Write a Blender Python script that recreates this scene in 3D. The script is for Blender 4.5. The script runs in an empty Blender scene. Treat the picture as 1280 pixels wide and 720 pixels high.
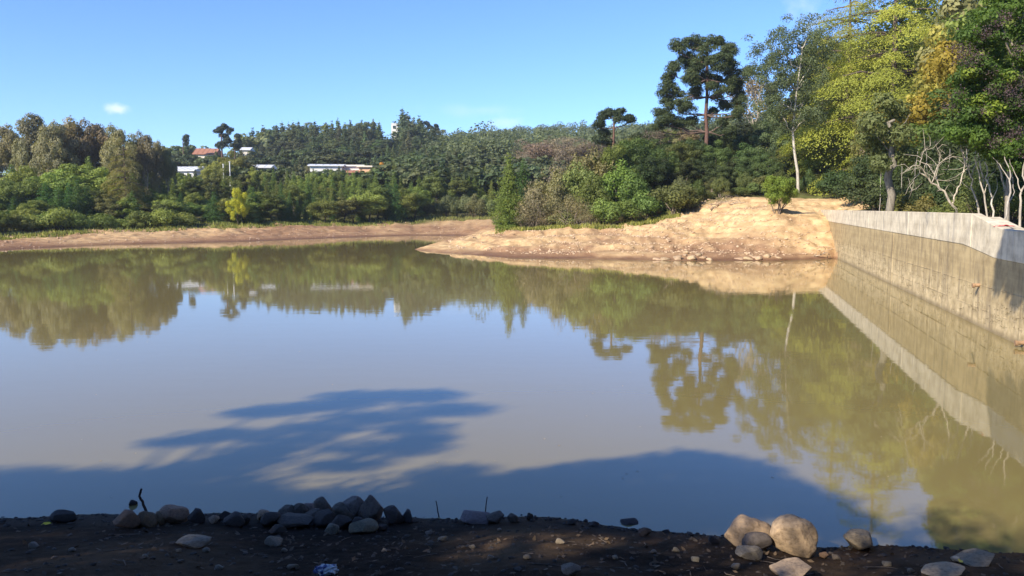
import bpy, math, random
import numpy as np
R = math.radians
C = bpy.context.scene.collection
SC = bpy.context.scene

# ------------------------------------------------------------------ camera
FPX = 980.0
EYE = 4.0
PITCH = math.atan(98.0 / FPX)
cam_d = bpy.data.cameras.new("camera")
cam = bpy.data.objects.new("camera", cam_d)
C.objects.link(cam)
cam.location = (0, 0, EYE)
cam.rotation_euler = (math.pi / 2 - PITCH, 0, 0)
cam_d.sensor_width = 36.0
cam_d.lens = 36.0 * FPX / 1280.0
cam_d.clip_end = 4000
cam_d.clip_start = 0.1
SC.camera = cam

# ------------------------------------------------------------------ world, sun
SUN_AZ = 225.0      # the sun stands behind the left shoulder
SUN_EL = 33.0
w = bpy.data.worlds.new("World")
SC.world = w
w.use_nodes = True
nt = w.node_tree
nt.nodes.clear()
out = nt.nodes.new("ShaderNodeOutputWorld")
bg = nt.nodes.new("ShaderNodeBackground")
bg.inputs[1].default_value = 0.075
sky = nt.nodes.new("ShaderNodeTexSky")
sky.sky_type = 'NISHITA'
sky.sun_disc = False
sky.sun_elevation = R(SUN_EL)
sky.sun_rotation = R(SUN_AZ)
sky.altitude = 900
sky.air_density = 1.0
sky.dust_density = 0.15
sky.ozone_density = 1.6
# small fair-weather clouds low over the hills
tc = nt.nodes.new("ShaderNodeTexCoord")
def cloud_mask(dirv, rx, rz, nscale, lo, hi, amt, prev):
    """soft patch of broken cloud round one direction of the sky"""
    d = np.array(dirv, float); d /= np.linalg.norm(d)
    sub = nt.nodes.new("ShaderNodeVectorMath"); sub.operation = 'SUBTRACT'
    nt.links.new(tc.outputs['Generated'], sub.inputs[0]); sub.inputs[1].default_value = d
    mul = nt.nodes.new("ShaderNodeVectorMath"); mul.operation = 'MULTIPLY'
    nt.links.new(sub.outputs[0], mul.inputs[0]); mul.inputs[1].default_value = (1 / rx, 1 / rx, 1 / rz)
    ln = nt.nodes.new("ShaderNodeVectorMath"); ln.operation = 'LENGTH'
    nt.links.new(mul.outputs[0], ln.inputs[0])
    no = nt.nodes.new("ShaderNodeTexNoise"); no.inputs['Scale'].default_value = nscale
    no.inputs['Detail'].default_value = 6
    nt.links.new(tc.outputs['Generated'], no.inputs['Vector'])
    ad = nt.nodes.new("ShaderNodeMath"); ad.operation = 'MULTIPLY_ADD'
    nt.links.new(no.outputs[0], ad.inputs[0]); ad.inputs[1].default_value = -2.4
    nt.links.new(ln.outputs['Value'], ad.inputs[2])
    mr = nt.nodes.new("ShaderNodeMapRange"); mr.interpolation_type = 'SMOOTHSTEP'
    nt.links.new(ad.outputs[0], mr.inputs[0])
    mr.inputs[1].default_value = hi; mr.inputs[2].default_value = lo
    mr.inputs[3].default_value = 0; mr.inputs[4].default_value = amt
    mx = nt.nodes.new("ShaderNodeMix"); mx.data_type = 'RGBA'
    nt.links.new(mr.outputs[0], mx.inputs[0]); nt.links.new(prev, mx.inputs[6])
    mx.inputs[7].default_value = (9.0, 7.4, 6.2, 1)
    return mx.outputs[2]
def sky_dir(px, py):
    a = (px - 640) / FPX; b = (360 - py) / FPX
    return (a, math.cos(PITCH) + b * math.sin(PITCH), -math.sin(PITCH) + b * math.cos(PITCH))
col = sky.outputs[0]
col = cloud_mask(sky_dir(147, 137), .0125, .0052, 75, -1.5, .3, .8, col)
col = cloud_mask(sky_dir(1003, 6), .020, .022, 45, -1.6, .0, .3, col)
col = cloud_mask(sky_dir(632, 153), .03, .010, 50, -1.4, .1, .35, col)
col = cloud_mask(sky_dir(600, 138), .06, .008, 30, -1.4, .1, .18, col)
tintn = nt.nodes.new("ShaderNodeMix"); tintn.data_type = 'RGBA'; tintn.blend_type = 'MULTIPLY'; tintn.inputs[0].default_value = 1
nt.links.new(col, tintn.inputs[6]); tintn.inputs[7].default_value = (.88, 1.2, 1.8, 1)
nt.links.new(tintn.outputs[2], bg.inputs[0])
nt.links.new(bg.outputs[0], out.inputs[0])

sd = bpy.data.lights.new("sun", 'SUN')
sd.energy = 5.0
sd.angle = R(0.53)
sd.color = (1.0, 0.90, 0.74)
sun = bpy.data.objects.new("sun", sd)
C.objects.link(sun)
TO_SUN = np.array([math.sin(R(SUN_AZ)) * math.cos(R(SUN_EL)), math.cos(R(SUN_AZ)) * math.cos(R(SUN_EL)), math.sin(R(SUN_EL))])
from mathutils import Vector
sun.rotation_euler = Vector(TO_SUN).to_track_quat('Z', 'Y').to_euler()
SC.view_settings.view_transform = 'Standard'
SC.view_settings.look = 'None'
SC.view_settings.exposure = 0.85
SC.view_settings.gamma = 1
SC.cycles.max_bounces = 6
SC.cycles.transparent_max_bounces = 6

# ------------------------------------------------------------------ picture to place
def ray(px, py):
    a = (px - 640) / FPX; b = (360 - py) / FPX
    return np.array([a, math.cos(PITCH) + b * math.sin(PITCH), -math.sin(PITCH) + b * math.cos(PITCH)])
def at_depth(px, py, Y):
    d = ray(px, py); return np.array([0, 0, EYE]) + d * (Y / d[1])
def at_z(px, py, z=0.0):
    d = ray(px, py); return np.array([0, 0, EYE]) + d * ((z - EYE) / d[2])

# ------------------------------------------------------------------ noise
def _hash(ix, iy, seed):
    n = (ix.astype(np.int64) * 374761393 + iy.astype(np.int64) * 668265263 + seed * 1274126177) & 0x7fffffff
    n = ((n ^ (n >> 13)) * 1274126177) & 0x7fffffff
    return ((n ^ (n >> 16)) & 0xffff) / 65535.0
def vnoise(x, y, seed=0):
    x = np.asarray(x, float); y = np.asarray(y, float)
    ix = np.floor(x); iy = np.floor(y); fx = x - ix; fy = y - iy
    fx = fx * fx * (3 - 2 * fx); fy = fy * fy * (3 - 2 * fy)
    a = _hash(ix, iy, seed); b = _hash(ix + 1, iy, seed); c = _hash(ix, iy + 1, seed); d = _hash(ix + 1, iy + 1, seed)
    return (a * (1 - fx) + b * fx) * (1 - fy) + (c * (1 - fx) + d * fx) * fy
def fbm(x, y, seed=0, o=4):
    s = 0; a = .5
    for i in range(o):
        s = s + a * (vnoise(np.asarray(x) * 2 ** i, np.asarray(y) * 2 ** i, seed + i * 17) - .5); a *= .55
    return s * 2

# ------------------------------------------------------------------ terrain height
COLS = {
 -900: [(24,-1),(25,-1),(26,-1),(27,-1),(28,-1), (30,-1),(34,0),(37,.4),(40,.9),(46,1.8),(55,3),(90,6),(160,12),(400,16),(800,10)],
 -300: [(40,-1),(42,-1),(44,-1),(46,-1),(50,-1), (58,-1),(62,0),(66,.4),(70,.8),(78,1.6),(88,3),(120,7),(220,14),(480,18),(800,10)],
 0:    [(50,-1),(54,-1),(58,-1),(62,-1),(66,-1), (72,-1),(77,0),(82,.35),(88,.6),(98,1.1),(108,2.0),(150,6),(300,16),(480,18),(800,10)],
 130:  [(58,-1),(62,-1),(66,-1),(70,-1),(76,-1), (84,-1),(89,0),(95,.5),(100,.8),(108,1.4),(118,2.5),(160,8),(300,17),(480,18),(800,10)],
 300:  [(62,-1),(66,-1),(70,-1),(76,-1),(84,-1), (94,-1),(98,0),(104,.5),(110,1.0),(118,1.6),(130,2.5),(180,9),(300,20),(480,20),(800,10)],
 450:  [(68,-1),(72,-1),(80,-1),(88,-1),(98,-1), (110,-1),(115,0),(122,.5),(128,1.0),(135,1.6),(145,2.5),(190,10),(330,27),(480,25),(800,15)],
 508:  [(74,-1),(77,-.35),(79,-.25),(82,-.35),(90,-1), (117,-1),(121,0),(128,.5),(134,1.0),(142,1.8),(152,2.6),(200,10),(330,27),(480,34),(800,25)],
 524:  [(74,-.5),(77,.0),(79,.16),(83,0),(92,-.7), (117,-1),(122,0),(128,.4),(134,1.0),(145,2),(156,3),(205,10),(330,27),(480,36),(800,30)],
 575:  [(66,-.7),(70.5,0),(80,.75),(97,.6),(112,-.05), (118,-.15),(122,.05),(129,.7),(136,1.3),(147,2.0),(158,3),(207,11),(330,26),(480,42),(800,40)],
 640:  [(61,-.7),(65,0),(75,1.05),(88,1.9),(98,2.1), (115,1.6),(122,1.6),(130,1.9),(138,2.2),(150,3),(165,4),(210,11),(330,26),(480,46),(800,45)],
 750:  [(59,-.7),(63,0),(70,1.0),(80,2.1),(90,2.8), (100,3.5),(110,4.5),(120,5.5),(130,6.5),(150,8),(180,9),(230,14),(330,30),(480,46),(800,48)],
 850:  [(57,-.7),(61.3,0),(66,.75),(76,2.3),(84,3.4), (92,5),(102,7),(112,9),(125,11),(150,14),(180,16),(250,20),(330,32),(480,46),(800,48)],
 970:  [(57,-.7),(61.5,0),(64,.7),(69,2.5),(73,3.6), (80,4.4),(91,5.5),(105,7.4),(120,11),(150,18),(180,22),(250,28),(330,34),(480,44),(800,46)],
 1045: [(60,-.7),(64.5,0),(66.5,1.2),(71,2.8),(77,3.75), (84,4.6),(93,5.6),(105,7.4),(120,12),(150,18),(180,22),(250,28),(330,34),(480,44),(800,46)],
 1120: [(20,3.3),(36,3.3),(44,3.3),(54,3.4),(64,3.7), (76,4.5),(90,5.8),(105,8.2),(120,12),(150,18),(180,22),(250,28),(330,34),(480,44),(800,46)],
 1300: [(12,3.0),(22,3.2),(30,3.2),(40,3.4),(50,3.9), (62,5.0),(78,7.0),(95,9.5),(115,13),(150,18),(180,22),(250,28),(330,34),(480,44),(800,46)],
 2200: [(9,2.6),(12,2.8),(16,3.0),(20,3.1),(26,3.3), (34,3.8),(46,5.0),(60,7),(80,10),(110,14),(150,18),(250,26),(330,30),(480,36),(800,40)],
}
CPX = np.array(sorted(COLS)); KN = 15
CY = np.array([[k[0] for k in COLS[c]] for c in CPX], float)
CZ = np.array([[k[1] for k in COLS[c]] for c in CPX], float)
TT = (CPX - 640) / FPX
WALL_A = np.array([8.5, 0.0]); WALL_SL = 0.283    # the dam face: x = 8.5 + .283 y
WL = math.hypot(1, WALL_SL)
def wall_s(x, y): return (x - (8.5 + WALL_SL * y)) / WL
def far_h(x, y):
    yy = np.maximum(y, 1e-3)
    t = np.clip(x / yy, TT[0], TT[-1])
    i = np.clip(np.searchsorted(TT, t) - 1, 0, len(TT) - 2)
    f = (t - TT[i]) / (TT[i + 1] - TT[i])
    z = np.full(t.shape, 0.0); done = np.zeros(t.shape, bool)
    ky = CY[i] * (1 - f)[:, None] + CY[i + 1] * f[:, None]
    kz = CZ[i] * (1 - f)[:, None] + CZ[i + 1] * f[:, None]
    z[:] = kz[:, 0]
    for k in range(KN - 1):
        m = (yy >= ky[:, k]) & (yy < ky[:, k + 1])
        u = (yy - ky[:, k]) / (ky[:, k + 1] - ky[:, k])
        z = np.where(m, kz[:, k] * (1 - u) + kz[:, k + 1] * u, z)
    z = np.where(yy >= ky[:, -1], kz[:, -1], z)
    return z
def shore_y(x):
    return np.interp(x, [-60, -7, 0, 2.4, 3.6, 5.8, 9], [10.2, 10.0, 9.9, 9.35, 9.1, 8.8, 8.7]) + 0.07 * np.sin(x * 1.3 + .6) + 0.05 * np.sin(x * 3.1)
def near_h(x, y):
    """the near bank, falling to the water about ten metres ahead"""
    s = shore_y(x) - y
    z = np.where(s > 0, 0.20 * s + .035 * np.clip(s, 0, 6) ** 1.6, s * .7)
    return np.clip(np.minimum(z, 2.15 + .03 * np.maximum(s - 6, 0)), -1.0, 3.4)
def ground_h(x, y, detail=True):
    x = np.atleast_1d(np.asarray(x, float)); y = np.atleast_1d(np.asarray(y, float))
    s = wall_s(x, y)
    fz = far_h(x, y)
    col1 = (x / np.maximum(y, 1e-3)) > (1045 - 640) / FPX
    bed = np.where(col1 & (y < 64), -1.0, fz)
    land = fz
    sm = np.clip((s - .45) / .9, 0, 1)
    fz = np.where(col1 & (y < 64), bed * (1 - sm) + land * sm, fz)
    nz = near_h(x, y)
    fz = np.where(y < 8, np.where(s > .5, np.maximum(nz, 2.9), -1.0), fz)
    # left of the frame the near bank curves round to meet the far shore
    left = np.clip((-x - 45) / 25, 0, 1) * 2.8 - .3
    fz = np.where(y < 25, np.maximum(fz, np.where(x < -38, left, -1)), fz)
    z = np.maximum(fz, nz)
    if detail:
        r = np.hypot(x, y)
        dn = np.clip(1 - r / 16, 0, 1)
        sh_ = np.clip((shore_y(x) - y) / 2.5, .12, 1)
        dn = dn * np.clip((shore_y(x) - y + .25) * 3, .1, 1)
        z = z + dn * (sh_ * .08 * fbm(x * .9, y * .9, 3, 3) + (.3 + .7 * sh_) * .045 * fbm(x * 5, y * 5, 5, 4) + .016 * fbm(x * 22, y * 22, 8, 3))
        mid = np.clip((r - 45) / 10, 0, 1) * (fz > -.6)
        k = np.clip(z / .8, 0.12, 1)
        z = z + mid * k * (.46 * fbm(x * .22, y * .22, 11, 4) + .22 * fbm(x * .9, y * .9, 12, 4) - .30 * np.abs(fbm(x * .55, y * .3, 19, 4)) + .09 * fbm(x * 3, y * 3, 23, 3))
        tz = np.clip(z / .3, 0, 1) * np.clip((5.5 - z), 0, 1) * (x > -10) * (y < 112)
        z = z + mid * tz * .09 * np.sin(z * 11 + 5 * fbm(x * .12, y * .12, 71, 3))
        farm = np.clip((r - 150) / 100, 0, 1)
        z = z + farm * 3.0 * fbm(x * .02, y * .02, 15, 3)
    return z
def gh(x, y): return float(ground_h(x, y)[0])

# ------------------------------------------------------------------ object helpers
_seen = {}
def props(o, label=None, cat=None, group=None, kind=None):
    if label: o["label"] = label
    if cat: o["category"] = cat
    if group: o["group"] = group
    if kind: o["kind"] = kind
    return o
def empty(name, loc, rz=0.0, sc=(1, 1, 1), label=None, cat=None, group=None):
    o = bpy.data.objects.new(name, None); C.objects.link(o)
    o.location = loc; o.rotation_euler = (0, 0, rz); o.scale = sc
    o.empty_display_size = .2
    return props(o, label, cat, group)
def hit_ground(px, py, t0=2.0, t1=14.0, n=900):
    d = ray(px, py); t = np.linspace(t0, t1, n); Q = np.array([0, 0, EYE])[None] + d[None] * t[:, None]
    g = np.maximum(ground_h(Q[:, 0], Q[:, 1]), -.02); k = np.argmax(Q[:, 2] <= g)
    if Q[k, 2] > g[k]: k = n - 1
    return Q[k]
class MB:
    """collects vertices and faces, builds one mesh"""
    def __init__(s): s.v = []; s.f = []; s.n = 0; s.t = []
    def add(s, v, f, tint=None):
        v = np.asarray(v, float).reshape(-1, 3); f = np.asarray(f, np.int64)
        s.v.append(v); s.f.append(f + s.n); s.n += len(v)
        if tint is None: tint = np.full(len(f), .5)
        s.t.append(np.broadcast_to(np.asarray(tint, float), (len(f),)))
    def box(s, x0, x1, y0, y1, z0, z1, tint=None):
        v = [(x0,y0,z0),(x1,y0,z0),(x1,y1,z0),(x0,y1,z0),(x0,y0,z1),(x1,y0,z1),(x1,y1,z1),(x0,y1,z1)]
        s.add(v, [(0,3,2,1),(4,5,6,7),(0,1,5,4),(1,2,6,5),(2,3,7,6),(3,0,4,7)], tint)
    def tube(s, pts, rad, sides=6, tint=None, cap=True):
        pts = np.asarray(pts, float); n = len(pts)
        rad = np.broadcast_to(np.asarray(rad, float), (n,))
        t = np.gradient(pts, axis=0); t /= np.linalg.norm(t, axis=1)[:, None] + 1e-9
        ref = np.array([0, 0, 1.0]) if abs(t[0][2]) < .8 else np.array([1.0, 0, 0])
        a = np.cross(t, ref); a /= np.linalg.norm(a, axis=1)[:, None] + 1e-9
        b = np.cross(t, a)
        an = np.linspace(0, 2 * math.pi, sides, endpoint=False)
        v = pts[:, None, :] + rad[:, None, None] * (np.cos(an)[None, :, None] * a[:, None, :] + np.sin(an)[None, :, None] * b[:, None, :])
        f = []
        for i in range(n - 1):
            for j in range(sides):
                k = (j + 1) % sides
                f.append((i * sides + j, i * sides + k, (i + 1) * sides + k, (i + 1) * sides + j))
        s.add(v.reshape(-1, 3), f, tint)
        if cap:
            for e in (0, n - 1):
                c = s.n; ring = v[e]
                vv = np.vstack([ring, pts[e][None]])
                s.add(vv, [(j, (j + 1) % sides, sides) for j in range(sides)] if e else [((j + 1) % sides, j, sides) for j in range(sides)], tint)
    def mesh(s, name, smooth=False):
        me = bpy.data.meshes.new(name)
        V = np.vstack(s.v); me.vertices.add(len(V)); me.vertices.foreach_set("co", V.ravel())
        loops = np.concatenate([f.ravel() for f in s.f])
        tot = np.concatenate([np.full(len(f), f.shape[1]) for f in s.f])
        st = np.concatenate([[0], np.cumsum(tot)[:-1]])
        me.loops.add(len(loops)); me.loops.foreach_set("vertex_index", loops.astype(np.int32))
        me.polygons.add(len(tot)); me.polygons.foreach_set("loop_start", st.astype(np.int32))
        try: me.polygons.foreach_set("loop_total", tot.astype(np.int32))
        except Exception: pass
        a = me.attributes.new("tint", 'FLOAT', 'FACE'); a.data.foreach_set("value", np.concatenate(s.t).astype(np.float32))
        me.polygons.foreach_set("use_smooth", np.full(len(tot), smooth))
        me.update(calc_edges=True); me.validate()
        return me
    def build(s, name, mat, parent=None, smooth=False, color=None):
        me = s.mesh(name, smooth); me.materials.append(mat)
        return link(name, me, parent, color)
def link(name, me, parent=None, color=None):
    o = bpy.data.objects.new(name, me); C.objects.link(o)
    if parent is not None: o.parent = parent
    if color is not None: o.color = (*color, 1)
    return o

# ------------------------------------------------------------------ materials
def new_mat(name):
    m = bpy.data.materials.new(name); m.use_nodes = True
    m.node_tree.nodes.clear()
    return m, m.node_tree
def N(t, kind, **kw):
    n = t.nodes.new("ShaderNode" + kind)
    for k, v in kw.items(): setattr(n, k, v)
    return n
def noise(t, scale, detail=5, rough=.6, vec=None, dist=0):
    n = N(t, "TexNoise"); n.inputs['Scale'].default_value = scale; n.inputs['Detail'].default_value = detail
    n.inputs['Roughness'].default_value = rough; n.inputs['Distortion'].default_value = dist
    if vec is not None: t.links.new(vec, n.inputs['Vector'])
    return n.outputs[0]
def ramp(t, fac, stops):
    r = N(t, "ValToRGB"); t.links.new(fac, r.inputs[0])
    e = r.color_ramp.elements
    while len(e) < len(stops): e.new(.5)
    for k, (p, c) in enumerate(stops):
        e[k].position = p; e[k].color = (*c, 1) if len(c) == 3 else c
    return r.outputs[0]
def mix(t, fac, a, b, mode='MIX'):
    m = N(t, "Mix", data_type='RGBA', blend_type=mode)
    if isinstance(fac, (int, float)): m.inputs[0].default_value = fac
    else: t.links.new(fac, m.inputs[0])
    for k, x in ((6, a), (7, b)):
        if isinstance(x, tuple): m.inputs[k].default_value = (*x, 1)
        else: t.links.new(x, m.inputs[k])
    return m.outputs[2]
def math_n(t, op, a, b=None, c=None):
    m = N(t, "Math", operation=op)
    for k, x in enumerate((a, b, c)):
        if x is None: continue
        if isinstance(x, (int, float)): m.inputs[k].default_value = x
        else: t.links.new(x, m.inputs[k])
    return m.outputs[0]
def maprange(t, v, a, b, c=0.0, d=1.0):
    m = N(t, "MapRange"); t.links.new(v, m.inputs[0])
    for k, x in enumerate((a, b, c, d)): m.inputs[k + 1].default_value = x
    return m.outputs[0]
def bump(t, h, strength, dist):
    b = N(t, "Bump"); b.inputs['Strength'].default_value = strength; b.inputs['Distance'].default_value = dist
    t.links.new(h, b.inputs['Height']); return b.outputs[0]
def principled(t, col, rough=.8, normal=None, spec=.3):
    p = N(t, "BsdfPrincipled")
    if isinstance(col, tuple): p.inputs['Base Color'].default_value = (*col, 1)
    else: t.links.new(col, p.inputs['Base Color'])
    if isinstance(rough, (int, float)): p.inputs['Roughness'].default_value = rough
    else: t.links.new(rough, p.inputs['Roughness'])
    p.inputs['Specular IOR Level'].default_value = spec
    if normal is not None: t.links.new(normal, p.inputs['Normal'])
    return p
def finish(t, sh):
    o = N(t, "OutputMaterial"); t.links.new(sh, o.inputs[0])
def attr(t, name):
    a = N(t, "Attribute"); a.attribute_name = name; return a
def leaf_material(name, transl=.38, hue=.0):
    m, t = new_mat(name)
    oi = N(t, "ObjectInfo"); tn = attr(t, "tint")
    k = maprange(t, tn.outputs['Fac'], 0, 1, .75, 1.8)
    vm = N(t, "VectorMath", operation='SCALE'); t.links.new(oi.outputs['Color'], vm.inputs[0]); t.links.new(k, vm.inputs[3])
    # the younger leaves are yellower
    y = maprange(t, tn.outputs['Fac'], .55, 1, 0, .35)
    c = mix(t, y, vm.outputs[0], mix(t, 1.0, vm.outputs[0], (1.45, 1.12, .55), 'MULTIPLY'))
    p = principled(t, c, .62, spec=.28)
    tr = N(t, "BsdfTranslucent"); t.links.new(mix(t, 1.0, c, (1.25, 1.25, .6), 'MULTIPLY'), tr.inputs[0])
    ms = N(t, "MixShader"); ms.inputs[0].default_value = transl
    t.links.new(p.outputs[0], ms.inputs[1]); t.links.new(tr.outputs[0], ms.inputs[2])
    finish(t, ms.outputs[0]); return m
M_LEAF = leaf_material("leaf")
def bark_material():
    m, t = new_mat("bark")
    g = N(t, "TexCoord"); mp = N(t, "Mapping"); mp.inputs['Scale'].default_value = (6, 6, 1.2)
    t.links.new(g.outputs['Object'], mp.inputs[0])
    n = noise(t, 2.2, 6, .65, mp.outputs[0])
    oi = N(t, "ObjectInfo")
    c = mix(t, 1.0, oi.outputs['Color'], ramp(t, n, [(.3, (.45, .42, .4)), (.5, (.9, .9, .9)), (.7, (1.25, 1.2, 1.15))]), 'MULTIPLY')
    p = principled(t, c, .85, bump(t, n, .5, .03)); finish(t, p.outputs[0]); return m
M_BARK = bark_material()
def rock_material():
    m, t = new_mat("stone")
    g = N(t, "TexCoord"); n1 = noise(t, 5, 8, .65, g.outputs['Object']); n2 = noise(t, 28, 5, .7, g.outputs['Object'])
    oi = N(t, "ObjectInfo")
    c = mix(t, 1.0, oi.outputs['Color'], ramp(t, n1, [(.28, (.5, .46, .42)), (.5, (.95, .95, .95)), (.72, (1.3, 1.25, 1.15))]), 'MULTIPLY')
    c = mix(t, maprange(t, n2, .55, .75, 0, .35), c, (.16, .12, .08))
    p = principled(t, c, .8, bump(t, math_n(t, 'ADD', n1, math_n(t, 'MULTIPLY', n2, .3)), .6, .03)); finish(t, p.outputs[0]); return m
M_ROCK = rock_material()
def ground_material():
    m, t = new_mat("earth")
    g = N(t, "NewGeometry"); P = g.outputs['Position']
    soil = attr(t, "soil")      # rgb weights: red = bare sand, green = grass and litter, blue = wet dark mud
    sx = N(t, "SeparateColor"); t.links.new(soil.outputs['Color'], sx.inputs[0])
    nb = noise(t, .12, 6, .6, P); nm = noise(t, .9, 8, .65, P); nf = noise(t, 7, 6, .7, P); nx = noise(t, 45, 4, .7, P)
    sand = ramp(t, nm, [(.32, (.29, .185, .085)), (.45, (.45, .305, .148)), (.56, (.59, .425, .215)), (.70, (.68, .52, .285))])
    sand = mix(t, maprange(t, nf, .35, .65, 0, .5), sand, (.52, .34, .20))
    mud = ramp(t, nm, [(.3, (.19, .105, .06)), (.5, (.27, .162, .092)), (.7, (.34, .215, .125))])
    litter = ramp(t, nf, [(.3, (.05, .055, .02)), (.5, (.10, .105, .035)), (.7, (.19, .16, .065))])
    litter = mix(t, maprange(t, nb, .55, .7), mix(t, .5, litter, (.05, .045, .022)), (.12, .13, .04))
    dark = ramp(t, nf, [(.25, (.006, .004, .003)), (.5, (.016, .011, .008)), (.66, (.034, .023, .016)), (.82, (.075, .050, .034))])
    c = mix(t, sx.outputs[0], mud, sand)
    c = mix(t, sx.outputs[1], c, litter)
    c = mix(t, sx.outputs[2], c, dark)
    sp = N(t, "SeparateXYZ"); t.links.new(P, sp.inputs[0])
    wet = math_n(t, 'SUBTRACT', 1.0, maprange(t, math_n(t, 'ADD', sp.outputs[2], math_n(t, 'MULTIPLY', nm, -.22)), -.06, .16))
    c = mix(t, math_n(t, 'MULTIPLY', wet, .75), c, mix(t, 1.0, c, (.42, .34, .34), 'MULTIPLY'))
    h = math_n(t, 'ADD', math_n(t, 'MULTIPLY', nf, .6), math_n(t, 'MULTIPLY', nx, .22))
    p = principled(t, c, math_n(t, 'SUBTRACT', .92, math_n(t, 'MULTIPLY', wet, .35)), bump(t, h, .7, .09), .04)
    finish(t, p.outputs[0]); return m
M_GROUND = ground_material()
def water_material():
    m, t = new_mat("water")
    g = N(t, "NewGeometry")
    mp = N(t, "Mapping"); mp.inputs['Scale'].default_value = (.7, 1.6, 1); t.links.new(g.outputs['Position'], mp.inputs[0])
    n1 = noise(t, 1.1, 4, .5, mp.outputs[0]); n2 = noise(t, .05, 3, .5, g.outputs['Position'])
    c = mix(t, maprange(t, n2, .35, .65), (.188, .152, .060), (.208, .170, .070))
    nrm = bump(t, n1, .05, .03)
    df = N(t, "BsdfDiffuse"); t.links.new(c, df.inputs[0])
    gl = N(t, "BsdfGlossy"); gl.inputs['Roughness'].default_value = .03; gl.inputs[0].default_value = (1, 1, 1, 1)
    fr = N(t, "Fresnel"); fr.inputs[0].default_value = 1.54
    t.links.new(nrm, gl.inputs['Normal']); t.links.new(nrm, fr.inputs['Normal'])
    ms = N(t, "MixShader"); t.links.new(fr.outputs[0], ms.inputs[0]); t.links.new(df.outputs[0], ms.inputs[1]); t.links.new(gl.outputs[0], ms.inputs[2])
    finish(t, ms.outputs[0]); return m
M_WATER = water_material()
def concrete_material(name, c1, c2, stain, streak=0.6, tide=False):
    m, t = new_mat(name)
    g = N(t, "NewGeometry"); P = g.outputs['Position']
    mp = N(t, "Mapping"); mp.inputs['Scale'].default_value = (.05, .05, 3.2); t.links.new(P, mp.inputs[0])
    lay = noise(t, 1.0, 5, .6, mp.outputs[0])              # level tide lines
    mv = N(t, "Mapping"); mv.inputs['Scale'].default_value = (3.2, 3.2, .35); t.links.new(P, mv.inputs[0])
    drip = noise(t, 1.0, 6, .65, mv.outputs[0])            # drips down the face
    n = noise(t, 1.6, 8, .65, P); nf = noise(t, 22, 5, .7, P)
    c = mix(t, maprange(t, lay, .35, .65), c1, c2)
    if tide:      # the lower face is newly bared and crusted pale
        sp = N(t, "SeparateXYZ"); t.links.new(P, sp.inputs[0])
        zz = math_n(t, 'ADD', sp.outputs[2], math_n(t, 'MULTIPLY', math_n(t, 'SUBTRACT', noise(t, .5, 6, .6, P), .5), 1.2))
        crust = mix(t, maprange(t, noise(t, 3.5, 6, .7, P), .4, .62), (.58, .46, .27), (.42, .325, .175))
        c = mix(t, maprange(t, zz, 1.0, 1.5, 1, 0), c, crust)
        c = mix(t, maprange(t, sp.outputs[2], .02, .22, .7, 0), c, (.17, .13, .075))
    c = mix(t, math_n(t, 'MULTIPLY', maprange(t, drip, .5, .68), streak), c, stain)
    c = mix(t, 1.0, c, ramp(t, n, [(.32, (.66, .64, .62)), (.58, (1.05, 1.05, 1.05))]), 'MULTIPLY')
    p = principled(t, c, .85, bump(t, math_n(t, 'ADD', n, math_n(t, 'MULTIPLY', nf, .35)), .45, .03)); finish(t, p.outputs[0]); return m
M_CONC = concrete_material("stained_concrete", (.37, .28, .145), (.46, .355, .19), (.20, .155, .10), .75, True)
M_CONC2 = concrete_material("pale_concrete", (.58, .505, .37), (.67, .59, .44), (.33, .30, .27), .6)
def simple(name, col, rough=.7, spec=.3, nscale=6, var=.25, metal=0):
    m, t = new_mat(name)
    g = N(t, "NewGeometry"); n = noise(t, nscale, 5, .6, g.outputs['Position'])
    lo = tuple(c * (1 - var) for c in col); hi = tuple(min(1, c * (1 + var * .6)) for c in col)
    p = principled(t, mix(t, maprange(t, n, .3, .7), lo, hi), rough, bump(t, n, .2, .01), spec)
    p.inputs['Metallic'].default_value = metal
    finish(t, p.outputs[0]); return m

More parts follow.
